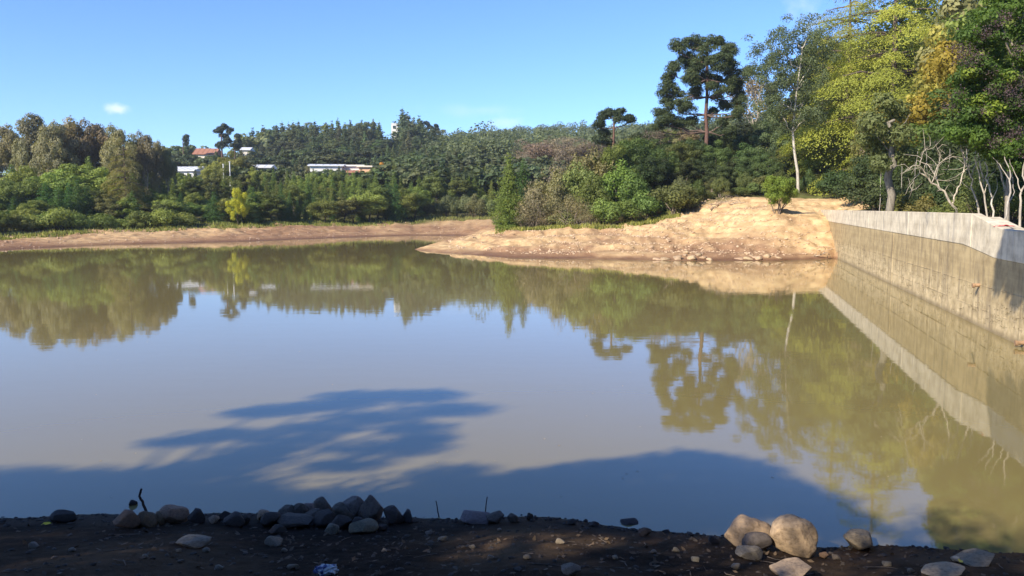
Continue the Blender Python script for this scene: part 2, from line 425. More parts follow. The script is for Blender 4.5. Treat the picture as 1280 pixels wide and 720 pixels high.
# ------------------------------------------------------------------ ground sheet
def build_ground():
    f1 = np.arange(-39, 39.01, .14)
    f2 = np.concatenate([np.arange(-180, -90, 9.), np.arange(-90, -39, 3.), f1, np.arange(40.5, 90, 3.), np.arange(90, 180, 9.)])
    r = np.concatenate([[.4, .8, 1.2, 1.7, 2.2, 2.8], np.linspace(3.2, 12.5, 130), np.linspace(13, 54, 36)[0:], np.linspace(54.4, 130, 190), np.geomspace(131, 1500, 80)])
    nf, nr = len(f2), len(r)
    ph = np.radians(f2)[:, None]; rr = r[None, :]
    x = (np.sin(ph) * rr).ravel(); y = (np.cos(ph) * rr).ravel()
    z = ground_h(x, y)
    V = np.stack([x, y, z], 1); V = np.vstack([V, [[0, 0, gh(0, .01)]]])
    i = np.arange(nf)[:, None]; j = np.arange(nr - 1)[None, :]; i2 = (i + 1) % nf
    F = np.stack([i * nr + j, i * nr + j + 1, i2 * nr + j + 1, i2 * nr + j], -1).reshape(-1, 4)
    mb = MB(); mb.add(V, F[:, ::-1]); mb.f.append(np.array([[k * nr, nf * nr, ((k + 1) % nf) * nr] for k in range(nf)])[:, ::-1]); mb.t.append(np.zeros(nf))
    me = mb.mesh("ground", True); me.materials.append(M_GROUND)
    # where the earth is bare, where it carries grass, where it is dark mud
    x, y, z = V[:, 0], V[:, 1], V[:, 2]
    t = x / np.maximum(y, 1e-3)
    px = 640 + t * FPX
    sand = np.zeros(len(V)); grass = np.zeros(len(V)); dark = np.zeros(len(V))
    nz = fbm(x * .12, y * .12, 31, 4); nz2 = fbm(x * .6, y * .6, 33, 4)
    far = y > 40
    gy = np.interp(px, [-300, 0, 130, 300, 450, 508, 612, 632, 680, 750, 820, 850, 900, 935, 970, 1010, 1045, 1100, 1120, 1300],
                   [76, 97, 107, 119, 136, 143, 150, 86, 86, 80.5, 81, 83.5, 86, 88, 89.5, 92, 93, 90, 40, 20])
    grass = np.where(far, np.clip((y - gy) / 3 + nz * 2 + .5, 0, 1), 0)
    pen = (px > 505) & (y < 112)
    sand = np.where(pen, np.clip(.30 + z * .38 + nz * 1.3 + nz2 * .7 - .9 * (np.clip((z - 3.6) / 1.2, 0, .55)), 0, 1), np.clip(.25 + nz * 1.0 + (z - .9) * .35, 0, .75))
    behind = (wall_s(x, y) > .4) & (y < 64)
    grass = np.where(behind, np.clip(.85 + nz2, 0, 1), grass)
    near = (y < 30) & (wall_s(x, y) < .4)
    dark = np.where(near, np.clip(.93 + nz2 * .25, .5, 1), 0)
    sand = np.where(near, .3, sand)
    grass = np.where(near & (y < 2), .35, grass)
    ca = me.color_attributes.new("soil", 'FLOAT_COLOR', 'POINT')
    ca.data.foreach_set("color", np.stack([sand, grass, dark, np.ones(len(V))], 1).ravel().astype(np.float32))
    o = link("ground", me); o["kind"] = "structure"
    # level ground right behind the dam
    ys = np.linspace(2, 78, 60); ss = np.array([.36, 1.4, 2.6, 4, 6, 9])
    YY, SS = np.meshgrid(ys, ss, indexing='ij')
    X = 8.5 + WALL_SL * YY + SS * WL
    Z = np.maximum(ground_h(X.ravel(), YY.ravel(), False), np.interp(YY.ravel(), [0, 25, 60, 78], [2.9, 3.15, 3.3, 3.6])) + .06 + .06 * fbm(X.ravel(), YY.ravel(), 9)
    Z = np.where(SS.ravel() > 8, Z - .9, Z)
    V = np.stack([X.ravel(), YY.ravel(), Z], 1)
    a, b = len(ys), len(ss)
    i = np.arange(a - 1)[:, None]; j = np.arange(b - 1)[None, :]
    F = np.stack([i * b + j, i * b + j + 1, (i + 1) * b + j + 1, (i + 1) * b + j], -1).reshape(-1, 4)
    mb = MB(); mb.add(V, F); me = mb.mesh("ground_behind_dam", True); me.materials.append(M_GROUND)
    ca = me.color_attributes.new("soil", 'FLOAT_COLOR', 'POINT')
    ca.data.foreach_set("color", np.tile([.3, .9, .0, 1], (len(V), 1)).ravel().astype(np.float32))
    o = link("ground_behind_dam", me); o["kind"] = "structure"
build_ground()
mb = MB(); mb.add([(-170, -5, 0), (70, -5, 0), (70, 150, 0), (-170, 150, 0)], [(0, 1, 2, 3)])
props(mb.build("water", M_WATER), kind="structure")

# ------------------------------------------------------------------ leaves and trees (prototypes are meshes only)
def unit(v): return v / (np.linalg.norm(v, axis=-1, keepdims=True) + 1e-9)
def leaf_quads(mb, P, Nn, size, aspect, rng, tint, dirv=None):
    n = len(P)
    if dirv is None: dirv = rng.normal(size=(n, 3))
    a = unit(np.cross(Nn, dirv)); b = np.cross(Nn, a)
    L = size * rng.uniform(.7, 1.3, n); W = L * aspect
    a = a * W[:, None] * .5; b = b * L[:, None] * .5
    # a pointed leaf: four corners of a rhomb
    V = np.stack([P - b, P + a * 1.0, P + b, P - a * 1.0], 1).reshape(-1, 3)
    F = np.arange(4 * n).reshape(n, 4)
    mb.add(V, F, tint)
def clumps(mb, c, rad, n, size, rng, outward=.9, shell=.55, aspect=.7, up=.35, tvar=.5, flat=None, base=0.0, ctv=None):
    c = np.asarray(c, float); rad = np.asarray(rad, float)
    if rad.ndim == 1: rad = np.stack([rad, rad, rad * .8], 1)
    area = rad[:, 0] * rad[:, 1] + rad[:, 0] * rad[:, 2] + rad[:, 1] * rad[:, 2]
    idx = rng.choice(len(c), n, p=area / area.sum())
    u = rng.normal(size=(n, 3)); u[:, 2] += up; u = unit(u)
    k = shell + (1 - shell) * rng.random(n) ** .6
    # ragged surface: bumps over every clump
    k = k * (1 + .28 * np.sin(u[:, 0] * 7 + idx * 1.7) * np.sin(u[:, 1] * 7 + idx) * np.sin(u[:, 2] * 6 + idx * .6))
    P = c[idx] + u * k[:, None] * rad[idx]
    Nn = unit(unit(u / rad[idx]) * (outward + .25) + rng.normal(size=(n, 3)) * .38)
    ct = rng.random(len(c)) if ctv is None else ctv
    tint = np.clip(base + .5 * (1 - tvar) + tvar * ct[idx] * .6 + .4 * rng.random(n), 0, 1)
    leaf_quads(mb, P, Nn, size, aspect, rng, tint)
def limb(a, b, rng, n=5, wob=.08, sag=0):
    a = np.array(a, float); b = np.array(b, float); t = np.linspace(0, 1, n)[:, None]
    L = np.linalg.norm(b - a)
    p = a + (b - a) * t + rng.normal(size=(n, 3)) * wob * L * np.sin(t * math.pi)
    p[:, 2] += sag * L * np.sin(t[:, 0] * math.pi); return p

def P_broad(seed, h=12., wid=9., bare=.25, ncl=26, nl=7000, ls=.34, trunk_r=.22, dome=.75, open_=0.0, nlimb=7, flat=1.0, lean=0., crad=(.20, .34)):
    """rounded broad-leaved tree: returns trunk mesh, crown mesh"""
    rng = np.random.default_rng(seed)
    z0 = h * bare; cz = (z0 + h) / 2; rz = (h - z0) / 2; rx = wid / 2
    c = []; r = []
    while len(c) < ncl:
        u = unit(rng.normal(size=3)); k = rng.random() ** (.45)
        p = np.array([u[0] * rx, u[1] * rx, u[2] * rz]) * k * .82
        if u[2] < -.3 and rng.random() < dome: continue
        rr = rx * rng.uniform(*crad) * (1.15 - .4 * k)
        if open_ and any(np.linalg.norm(p - q) < rr * open_ for q in c): 
            if rng.random() < .7: continue
        c.append(p); r.append(rr)
    c = np.array(c) + [lean * h * .3, 0, cz]; r = np.array(r)
    mb = MB(); clumps(mb, c, np.stack([r, r, r * .75 * flat], 1), nl, ls, rng)
    tb = MB(); top = np.array([lean * h * .3, 0, cz + rz * .3])
    tp = limb((0, 0, -.6), top, rng, 7, .03); tb.tube(tp, np.linspace(trunk_r * 1.15, trunk_r * .35, 7), 7)
    for q in rng.permutation(len(c))[:nlimb]:
        s = tp[rng.integers(2, 6)]; lb = limb(s, c[q], rng, 5, .07)
        tb.tube(lb, np.linspace(trunk_r * .45, .03, 5), 5, cap=False)
    return tb.mesh("trunk", True), mb.mesh("crown")
def P_pine(seed, h=14., wid=6., bare=.12, levels=13, nl=7000, ls=.42, tr=.18, tip=.12, upturn=.25, aspect=.35, power=.9):
    """bushy pointed pine, branch tiers with needle tufts"""
    rng = np.random.default_rng(seed); c = []; r = []; tb = MB()
    tb.tube(limb((0, 0, -.6), (0, 0, h * .97), rng, 7, .01), np.linspace(tr, .03, 7), 6)
    for k in range(levels):
        t = k / (levels - 1); z = h * (bare + (1 - bare) * t * .97)
        L = wid / 2 * ((1 - t) ** power * (1 - tip) + tip) * rng.uniform(.8, 1.15) * (min(1, .6 + t * 3) if t < .15 else 1)
        for q_ in (0, .35, .7): c.append(np.array([0, 0, z + q_ * h / levels])); r.append(wid * (.17 * (1 - t) ** .8 + .035))
        nb = max(3, int(6 * (1 - t) + 3)); a0 = rng.random() * 6.28
        for b in range(nb):
            a = a0 + 6.283 * b / nb + rng.normal() * .2; l = L * rng.uniform(.7, 1.12)
            zj = rng.uniform(-.5, .5) * h / levels; e = np.array([math.cos(a) * l, math.sin(a) * l, z + zj + l * upturn * rng.uniform(.5, 1.4)])
            if l > 1: tb.tube(limb((0, 0, z - .1), e, rng, 4, .03), np.linspace(.05, .015, 4), 4, cap=False)
            for s in ((.45, .8, 1.0) if l > 1.2 else (.7, 1.0)):
                c.append(np.array([e[0] * s, e[1] * s, z + (e[2] - z) * s * s])); r.append((.30 * (1.15 - t * .95)) * wid / 6 * rng.uniform(.9, 1.6) + .10)
    c = np.array(c); r = np.array(r) * 1.5
    mb = MB(); clumps(mb, c, np.stack([r, r, r * .8], 1), nl, ls, rng, .5, .3, aspect, .3)
    return tb.mesh("trunk", True), mb.mesh("crown")
def P_shrub(seed, h=3., wid=4., ncl=16, nl=4500, ls=.2, nst=7, up=.2, aspect=.6, gappy=.0):
    rng = np.random.default_rng(seed); c = []; r = []
    for k in range(ncl):
        u = unit(rng.normal(size=3)); u[2] = abs(u[2]) * .95 - .1; q = rng.random() ** .5
        c.append([u[0] * wid / 2 * q * .8, u[1] * wid / 2 * q * .8, h * .32 + u[2] * h * .5 * q]); r.append(wid * rng.uniform(.12, .22))
    c = np.array(c); r = np.array(r)
    mb = MB(); clumps(mb, c, np.stack([r, r, r * .85 * min(1.3, h / wid + .3)], 1), nl, ls, rng, .7, .35, aspect, up)
    tb = MB()
    for k in range(nst):
        q = c[rng.integers(len(c))]; s = np.array([rng.normal() * .12 * wid * .3, rng.normal() * .12 * wid * .3, -.2])
        tb.tube(limb(s, q, rng, 4, .08), np.linspace(.05, .015, 4) * (h / 3) ** .5, 5, cap=False)
    return tb.mesh("stem", True), mb.mesh("foliage")
def P_cedar(seed, h=24., wid=15., levels=15, nl=46000, ls=.22, bare=.06, power=.75, tr=.45, pads=7, droop=.35):
    """tall conifer with layered boughs that spread into drooping pads"""
    rng = np.random.default_rng(seed); tb = MB(); mb = MB()
    tb.tube(limb((0, 0, -1), (0, 0, h * .98), rng, 8, .006), np.linspace(tr, .05, 8), 8)
    P = []; Nn = []; T = []; tot = 0; spec = []
    for k in range(levels):
        t = k / (levels - 1.); z = h * (bare + (1 - bare) * t ** .92)
        L = wid / 2 * ((1 - t) ** power * .94 + .06) * (1 if t > .12 else .75)
        nb = max(3, int(pads * (1 - t * .6))); a0 = k * 2.4 + rng.random()
        for b in range(nb):
            a = a0 + 6.283 * b / nb + rng.normal() * .25; l = L * rng.uniform(.62, 1.18)
            pw = max(.35, l * rng.uniform(.40, .58)); spec.append((a, l, z + rng.normal() * .3, pw, rng.random()))
            e = np.array([math.cos(a) * l * .75, math.sin(a) * l * .75, z - .1])
            tb.tube(limb((0, 0, z + l * .05), e, rng, 4, .02, .04), np.linspace(.09, .02, 4) * (l / 4 + .3), 4, cap=False)
    ar = np.array([s[1] * s[3] for s in spec]); nn = (nl * ar / ar.sum()).astype(int)
    for (a, l, z, pw, rd), n in zip(spec, nn):
        u = rng.random(n) ** .6; v = rng.normal(size=n) * .42 * (1.1 - .35 * u)          # along the bough, across it
        v = np.clip(v, -1.1, 1.1)
        x = l * (.02 + 1.05 * u); yv = v * pw
        zz = z + l * .10 * np.sin(u * 2.2) - droop * l * u ** 3 * .55 - pw * .85 * v ** 2 - rng.random(n) * .22 * pw + .12 * np.sin(x * 5 + yv * 4)
        fr = np.abs(v) > .75; zz = zz - fr * rng.random(n) * .35
        ca, sa = math.cos(a), math.sin(a)
        P.append(np.stack([ca * x - sa * yv, sa * x + ca * yv, zz], 1))
        nv = np.stack([ca * (.25 + u * .7) - sa * v * 1.1, sa * (.25 + u * .7) + ca * v * 1.1, np.ones(n)], 1)
        Nn.append(unit(unit(nv) + rng.normal(size=(n, 3)) * .38)); T.append(np.clip(.25 + .35 * rd + .4 * rng.random(n), 0, 1))
    leaf_quads(mb, np.vstack(P), np.vstack(Nn), ls, .42, rng, np.concatenate(T))
    return tb.mesh("trunk", True), mb.mesh("crown")

def set_piece(name, kids, loc, sc, rz, label, cat, group, cols, names=("trunk", "crown")):
    """a tree as an empty at its foot with its two meshes under it"""
    e = empty(name, loc, rz, sc, label, cat, group)
    for me, nm, c, mt in zip(kids, names, cols, (M_BARK, M_LEAF)):
        if not me.materials: me.materials.append(mt)
        link(nm, me, e, c)
    return e

H0 = {}
def top_of(me):
    v = np.empty(len(me.vertices) * 3, np.float32); me.vertices.foreach_get("co", v); return float(np.percentile(v[2::3], 99.3))
def reg(kind, protos, h): H0[kind] = (protos, float(np.mean([top_of(p[1]) for p in protos])))
reg('round', [P_broad(s, 12, 11, .04, 44, 12000, .34, dome=.4, crad=(.2, .36)) for s in (1, 2, 3, 4)], 12)
reg('tallround', [P_broad(s, 16, 13, .12, 52, 14000, .36, dome=.6, crad=(.2, .36)) for s in (11, 12, 13, 14)], 16)
reg('narrow', [P_broad(s, 12, 7, .03, 34, 8500, .32, dome=.3, crad=(.28, .42)) for s in (21, 22, 23)], 12)
reg('bare', [P_broad(s, 10, 9, .25, 30, 3600, .22, .16, nlimb=22) for s in (31, 32, 33)], 10)
reg('pine', [P_pine(s, 14, 7.5, .03, 14, 10500, .40) for s in (41, 42, 43, 44)], 14)
reg('spire', [P_pine(s, 15, 7.0, .03, 12, 3600, .75, aspect=.5, power=.8, tip=.1) for s in (51, 52, 53)], 15)
reg('shrub', [P_shrub(s, 3, 4.2, 18, 5200, .19) for s in (61, 62, 63, 64)], 3)
reg('tallshrub', [P_shrub(s, 6, 5, 26, 7500, .22, 9) for s in (71, 72, 73)], 6)
reg('thinshrub', [P_shrub(s, 4, 4.5, 22, 2600, .15, 22, .3, .4) for s in (81, 82)], 4)
reg('cedar', [P_cedar(91, 24, 19, 13, 90000, .20, power=.6, pads=8, droop=.42)], 24)
reg('cedar2', [P_cedar(92, 20, 15, 15, 46000, .22, power=.6, droop=.5)], 20)
reg('mid', [P_broad(s, 9, 8.5, .03, 46, 17000, .21, .14, nlimb=9, dome=.4) for s in (101, 102, 103)], 9)
reg('dome', [P_broad(s, 9, 11, .25, 14, 700, 1.0, .2, nlimb=0) for s in (111, 112, 113)], 9)

THINGS = []   # every placed plant with what is needed to word its label
CNT = [0]
def plant(kind, px, ytop, Y, base_label, cat, col, wide=1.0, name='tree', bark=(.10, .075, .055), group=None, smul=None, zoff=0.0, rz=None, names=None, pick=None):
    protos, h0 = H0[kind]
    CNT[0] += 1; rng = random.Random(CNT[0] * 7919)
    p = at_depth(px, 262, Y); x = p[0]; y = Y
    ws_ = float(wall_s(x, y))
    if .0 < ws_ < 1.9 and y < 64: x += (1.9 - ws_) * WL
    z = gh(x, y) - .1 + zoff
    if ws_ > 0 and y < 64: z = max(z, 3.1)
    top = at_depth(px, ytop, Y)[2]
    s = max(.15, (top - z) / h0)
    pr = protos[rng.randrange(len(protos)) if pick is None else pick]
    br_ = 1.0 if kind in ('cedar', 'cedar2') or name == 'yellow_tree' else rng.uniform(.72, 1.32); c = tuple(max(.004, v * br_ * rng.uniform(.9, 1.1)) for v in col)
    sc = (s * wide, s * wide, s)
    nm = names or (("stem", "foliage") if 'shrub' in kind else ("trunk", "crown"))
    e = set_piece(name, pr, (x, y, z), sc, rng.random() * 6.28 if rz is None else rz, None, cat, group, (bark, c), nm)
    THINGS.append((e, base_label, px, Y)); return e

# ---- leaf colours (real foliage albedos)
G_DARK = (.046, .068, .024); G_MID = (.135, .165, .040); G_PINE = (.108, .146, .034); G_GREY = (.142, .138, .078)
G_OLIVE = (.135, .140, .035); G_YEL = (.40, .33, .03); G_BROWN = (.135, .105, .070); G_FAR = (.105, .128, .060); G_LIGHT = (.115, .155, .038)
G_RIDGE = (.085, .104, .052)

def zone(px):
    for lim, s in ((40, "at the lake's left end"), (110, "before the tallest domes"), (180, "left of the warehouse"), (250, "below the warehouse"),
                   (330, "by the yellow tree"), (385, "right of the yellow tree"), (470, "below the white building"), (540, "right of the peach wall"), (640, "above the cove beach")):
        if px < lim: return s
    return "above the spit"
def rzone(px):
    for lim, s in ((360, "above the small white building"), (395, "above the white building's left end"), (430, "above the white building"), (462, "above the peach wall"), (492, "left of the white tower"), (520, "right of the white tower")):
        if px < lim: return s
    return "at the ridge's right end"
rnd = random.Random(5)
# ---- far left: tall domed greyish trees on the skyline
for px, yt, w_ in ((-60, 178, .8), (-25, 172, .7), (2, 176, .55), (18, 159, .55), (36, 171, .4), (52, 149, .62), (70, 158, .5), (86, 152, .62), (106, 160, .45), (120, 155, .55), (138, 166, .5), (155, 161, .5), (172, 172, .42), (186, 169, .4), (199, 181, .3), (212, 186, .3)):
    plant('tallround', px, yt, 128 + rnd.uniform(-3, 6), "tall domed grey-brown tree on the left skyline", "tree", tuple((a * .85 + b * .15) * 1.15 for a, b in zip(G_GREY, G_BROWN)), w_ * 1.15, 'domed_tree', (.30, .26, .20))
plant('cedar2', 158, 178, 117, "olive cedar with layered boughs below the tall grey-brown domes", "tree", (.15, .145, .04), .75, 'cedar_tree')
def row(poly, x0, x1, step, Y, kinds, jit=8, prank="", skip=(), yj=3):
    x = x0
    while x < x1:
        yt = np.interp(x, [p[0] for p in poly], [p[1] for p in poly]) + rnd.uniform(-jit, jit)
        k = rnd.choices([q[0] for q in kinds], [q[4] * (5 if q[0] == 'pine' and x > 320 else 1) for q in kinds])[0]
        q = [q for q in kinds if q[0] == k][0] if sum(1 for z in kinds if z[0] == k) == 1 else rnd.choice([z for z in kinds if z[0] == k])
        if not any(a < x < b for a, b in skip):
            plant(k, x, yt, (Y(x) if callable(Y) else Y) + rnd.uniform(-yj, yj), f"{prank} {q[1]} {zone(x)}", "tree", q[2], q[3] * (.88 if q[0] == 'pine' and x > 320 else 1.2) * rnd.uniform(.8, 1.2), q[5])
        x += step * rnd.uniform(.7, 1.2) * (.8 if x > 320 else 1)
shoreY = lambda x: float(np.interp(x, [-100, 0, 130, 300, 450, 510, 575, 640], [86, 101, 113, 124, 140, 147, 153, 160]))
KA = [('pine', "bushy green pine", G_PINE, 1.15, 4, 'pine_tree'), ('round', "rounded green tree", G_MID, 1., 3, 'round_tree'), ('narrow', "slim olive-green tree", (.085, .10, .03), 1., 2, 'slim_tree')]
row([(-100, 250), (0, 225), (50, 205), (100, 190), (150, 205), (200, 222), (250, 226), (300, 212), (330, 222), (400, 226), (460, 218), (520, 212), (600, 212), (650, 206)], -110, 655, 13, lambda x: shoreY(x) + 26, KA, 7, "back-rank")
row([(-100, 262), (0, 238), (50, 222), (90, 206), (120, 210), (150, 218), (200, 236), (260, 238), (300, 240), (330, 236), (400, 232), (450, 230), (500, 226), (560, 224), (600, 226), (650, 220)], -100, 650, 14, lambda x: shoreY(x) + 11, KA, 8, "middle-rank")
row([(-100, 275), (0, 262), (60, 240), (110, 235), (150, 246), (200, 252), (300, 248), (340, 240), (400, 246), (450, 240), (510, 235), (545, 250), (600, 255)], -100, 535, 15, shoreY, [('round', "low rounded tree", G_MID, 1.1, 4, 'round_tree'), ('pine', "young bushy pine", (.05, .095, .026), 1.2, 3, 'pine_tree'), ('narrow', "small olive tree", (.10, .115, .035), 1.2, 3, 'slim_tree')], 8, "front-rank")
plant('mid', 297, 236, 119, "bright yellow-leaved tree among the green ones on the far shore", "tree", (.33, .30, .03), .62, 'yellow_tree')
plant('mid', 477, 206, 182, "small orange-leaved tree right of the peach wall", "tree", (.36, .20, .04), .75, 'orange_tree')
for px, yt in ((188, 214), (200, 213), (212, 216), (224, 217), (236, 219), (247, 221), (318, 212), (330, 213), (392, 214), (404, 216), (417, 215), (430, 218), (444, 217), (456, 218)):
    plant('round', px, yt, 166, "green tree hiding the walls of the " + ("warehouse" if px < 260 else "small white building" if px < 350 else "white buildings"), "tree", G_MID, .8, 'round_tree')
for px, yt, Y in ((268, 200, 170), (290, 194, 172), (305, 197, 174), (285, 205, 160)):
    plant('round', px, yt, Y, "light olive tree beside the white posts", "tree", (.14, .145, .04), .95, 'round_tree')
# low scrub edge along the grass left, and pale hedge at the cove
for px in range(-60, 240, 17):
    plant('shrub', px + rnd.uniform(-5, 5), 268 + rnd.uniform(-6, 6), float(np.interp(px, [-60, 240], [94, 116])) , f"low green shrub at the grassy edge {zone(px)}", "shrub", G_MID, 1.2, 'shrub')
for px in range(535, 640, 12):
    plant('tallshrub', px, 250 - (px - 535) * .05 + rnd.uniform(-4, 4), 152 + rnd.uniform(-2, 3), "pale green shrub in the hedge above the cove beach", "shrub", (.12, .135, .06), 1.0, 'shrub')
# ---- slope behind: mid-distance
KB = [('dome', "round grey-green tree", (.065, .085, .04), 1.1, 3, 'round_tree'), ('spire', "dark pointed conifer", G_RIDGE, 1.2, 2, 'conifer')]
for Yr, yp, x0, x1, st in ((172, [(185, 213), (215, 214), (250, 219), (300, 213), (340, 211), (380, 215), (460, 215), (480, 210), (560, 206), (700, 210)], 178, 700, 12), (195, [(185, 208), (250, 214), (340, 210), (380, 206), (480, 202), (560, 198), (700, 200)], 190, 700, 13),
                           (225, [(185, 200), (250, 202), (340, 200), (400, 196), (480, 196), (560, 192), (700, 200)], 190, 650, 12),
                           (255, [(185, 192), (250, 196), (340, 192), (480, 188), (560, 186), (660, 185)], 200, 650, 12)):
    skip = ((178, 255), (376, 466)) if Yr == 195 else ()
    row(yp, x0, x1, st, Yr, KB, 4, {195: "lower-slope", 225: "mid-slope", 255: "upper-slope", 172: "foot-slope"}[Yr], skip)
KR = [('spire', "dark pointed pine", G_RIDGE, 1.0, 5, 'conifer'), ('spire', "dark pointed pine", (.06, .08, .038), 1.1, 4, 'conifer')]
for Yr, yp, st in ((275, [(320, 192), (400, 186), (560, 186)], 9), (300, [(320, 184), (400, 174), (470, 172), (560, 180)], 8), (322, [(315, 175), (345, 164), (400, 164), (450, 160), (520, 160), (560, 170)], 7),
                   (338, [(310, 172), (335, 163), (345, 159), (400, 158), (430, 154), (480, 153), (505, 147), (520, 153), (548, 166)], 7)):
    x = 312
    while x < 552:
        if not (Yr > 290 and 482 < x < 502):
            yt = float(np.interp(x, [p[0] for p in yp], [p[1] for p in yp])) + rnd.uniform(-4, 3)
            kd_ = 'spire' if rnd.random() < .72 else 'narrow'; yt += rnd.uniform(-3, 5) - 2 * (rnd.random() < .15); plant(kd_, x, yt, Yr + rnd.uniform(-5, 5), {275: "low ridge pine, dark and pointed, ", 300: "mid-ridge dark pointed pine ", 322: "upper-ridge dark pointed pine ", 338: "skyline dark pointed pine "}[Yr] + rzone(x), "tree", rnd.choice([G_RIDGE, (.085, .105, .05), (.072, .096, .042)]), rnd.uniform(1.05, 1.7), 'conifer', group="pines on the far ridge")
        x += st * rnd.uniform(.8, 1.2)
# left part of the skyline, x 200..320
for px, yt, Y in ((208, 184, 262), (222, 183, 300), (236, 182, 300), (252, 182, 305), (262, 190, 280), (300, 180, 300), (310, 172, 310), (318, 166, 315), (325, 172, 318)):
    plant('dome', px, yt, Y, "round dark tree on the low skyline left of the ridge pines", "tree", G_FAR, 1.1, 'round_tree')
# brownish leafless wood
for px, yt in ((655, 184), (668, 176), (684, 178), (700, 171), (716, 173), (732, 173), (745, 180), (690, 186), (715, 186), (660, 192), (735, 188)):
    plant('bare', px, yt, 205 + rnd.uniform(-8, 8), "leafless grey-brown tree on the slope behind the spit", "tree", (.15, .12, .09), 1.3, 'leafless_tree', (.2, .16, .12))

# ------------------------------------------------------------------ far wooded hill, one mass
def far_wood():
    rng = np.random.default_rng(77); mb = MB()
    c = []; r = []
    for k in range(9000):
        px = rng.uniform(130, 1330); Y = rng.uniform(230, 540) if px > 520 else rng.uniform(340, 470)
        x = (px - 640) / FPX * Y
        if px < 545 and Y < 350: continue
        c.append((x, Y)); 
        if len(c) > 2300: break
    c = np.array(c); z = ground_h(c[:, 0], c[:, 1])
    hh = rng.uniform(6, 10.5, len(c)); rad = rng.uniform(2.6, 4.6, len(c))
    cc = np.stack([c[:, 0], c[:, 1], z + hh * .55], 1)
    # several lobes to a crown
    L = np.repeat(cc, 4, 0) + rng.normal(size=(len(cc) * 4, 3)) * np.repeat(rad, 4)[:, None] * [.45, .45, .3]
    rr = np.repeat(rad, 4) * rng.uniform(.45, .75, len(cc) * 4)
    n = 300000
    clumps(mb, L, np.stack([rr, rr, rr * 1.0], 1), n, .85, rng, 1.0, .75, .7, .8, .9, ctv=np.repeat(rng.random(len(cc)) ** 1.4, 4))
    o = mb.build("distant_forest", M_LEAF, color=G_FAR); o["kind"] = "stuff"
far_wood()

# ------------------------------------------------------------------ special trees
def araucaria(name, px, Y, base_y, tufts, trunk_r, label, nl=26000, ls=.34, trunk_px=None, col=(.036, .052, .024)):
    """candelabra pine: bare trunk, long limbs, dense needle tufts at their ends. tufts: (px, py, half width px, half height px, depth m)"""
    x0 = at_depth(px, 262, Y)[0]; z0 = gh(x0, Y) - .3
    rng = np.random.default_rng(int(px * 3 + Y)); root = empty(name, (x0, Y, z0), 0, (1, 1, 1), label, "tree")
    m = Y / FPX; topz = at_depth(px, min(t[1] for t in tufts) + 6, Y)[2] - z0
    tb = MB(); tp = limb((0, 0, -.5), (at_depth(trunk_px or px, 262, Y)[0] - x0, 0, topz), rng, 9, .004)
    tb.tube(tp, np.linspace(trunk_r, trunk_r * .45, 9), 10)
    c = []; r = []
    br = []
    for (tx, ty, wx, wz, dy) in tufts:
        p = at_depth(tx, ty, Y); q = np.array([p[0] - x0, dy, p[2] - z0])
        W = wx * m; Hh = wz * m
        # the limb leaves the trunk lower down and curves up to its tufts
        k = int(np.argmin(np.abs(tp[:, 2] - (q[2] - .2 * abs(q[0]) - Hh * .4)))); s = tp[max(1, min(k, 8))]
        bm_ = limb(s, q - [0, 0, Hh * .4], rng, 6, .03, -.08); br.append(bm_)
        nsub = max(5, int(W * Hh * 5.5))
        for _ in range(nsub):
            u = rng.normal(size=3); u = u / np.linalg.norm(u) * rng.random() ** .4
            cc = q + u * [W * .8, W * .7, Hh * .72]
            c.append(cc); r.append(rng.uniform(.55, 1.0))
            if rng.random() < .5: tb.tube(limb(bm_[-2], cc, rng, 3, .05), (.035, .02, .01), 4, cap=False)
    for b_ in br: 
        bb = MB(); bb.tube(b_, np.linspace(.11, .05, 6), 6, cap=False); bb.build("branch", M_BARK, root, True, (.16, .11, .085))
    mb = MB(); c = np.array(c); r = np.array(r)
    clumps(mb, c, np.stack([r, r, r * .72], 1), nl, ls, rng, .55, .35, .3, .5)
    tb.build("trunk", M_BARK, root, True, (.135, .075, .058)); mb.build("crown", M_LEAF, root, color=col)
    return root
BIG = [(857, 70, 12, 10, 1), (882, 64, 12, 8, -1), (866, 88, 12, 9, -1), (888, 92, 12, 8, 3), (850, 116, 12, 8, 1), (884, 112, 9, 8, -2), (900, 118, 9, 8, 1), (915, 78, 10, 8, 1), (930, 95, 7, 10, -1), (916, 142, 9, 10, -1), (926, 118, 8, 10, 2), (820, 158, 10, 7, 1), (850, 158, 10, 6, 0), (912, 164, 10, 8, 0), (828, 114, 8, 8, 0), (848, 60, 12, 12, 0), (866, 54, 17, 12, 1), (890, 50, 18, 9, 0), (908, 62, 14, 12, -1), (872, 74, 22, 13, 2), (893, 80, 18, 15, -2), (840, 88, 12, 13, 0), (838, 102, 13, 9, 1), (858, 100, 14, 11, -2),
       (876, 98, 14, 14, 1), (897, 100, 12, 12, 1), (917, 92, 13, 14, 0), (922, 110, 13, 15, 1), (908, 108, 11, 12, -1), (872, 116, 14, 8, 1), (925, 130, 10, 14, 0), (910, 128, 9, 10, 2),
       (835, 126, 15, 8, 1), (848, 134, 18, 9, -1), (825, 142, 14, 9, 0), (862, 136, 12, 8, 1), (832, 152, 17, 9, -1), (845, 148, 12, 9, 2), (893, 140, 8, 8, 2), (905, 152, 8, 8, 0), (862, 152, 7, 6, 0)]
araucaria('araucaria_tree', 881, 110, 205, BIG, .33, "tall dark araucaria pine with bare red-brown trunk above the spit", 90000, .31, 879, (.055, .075, .030))
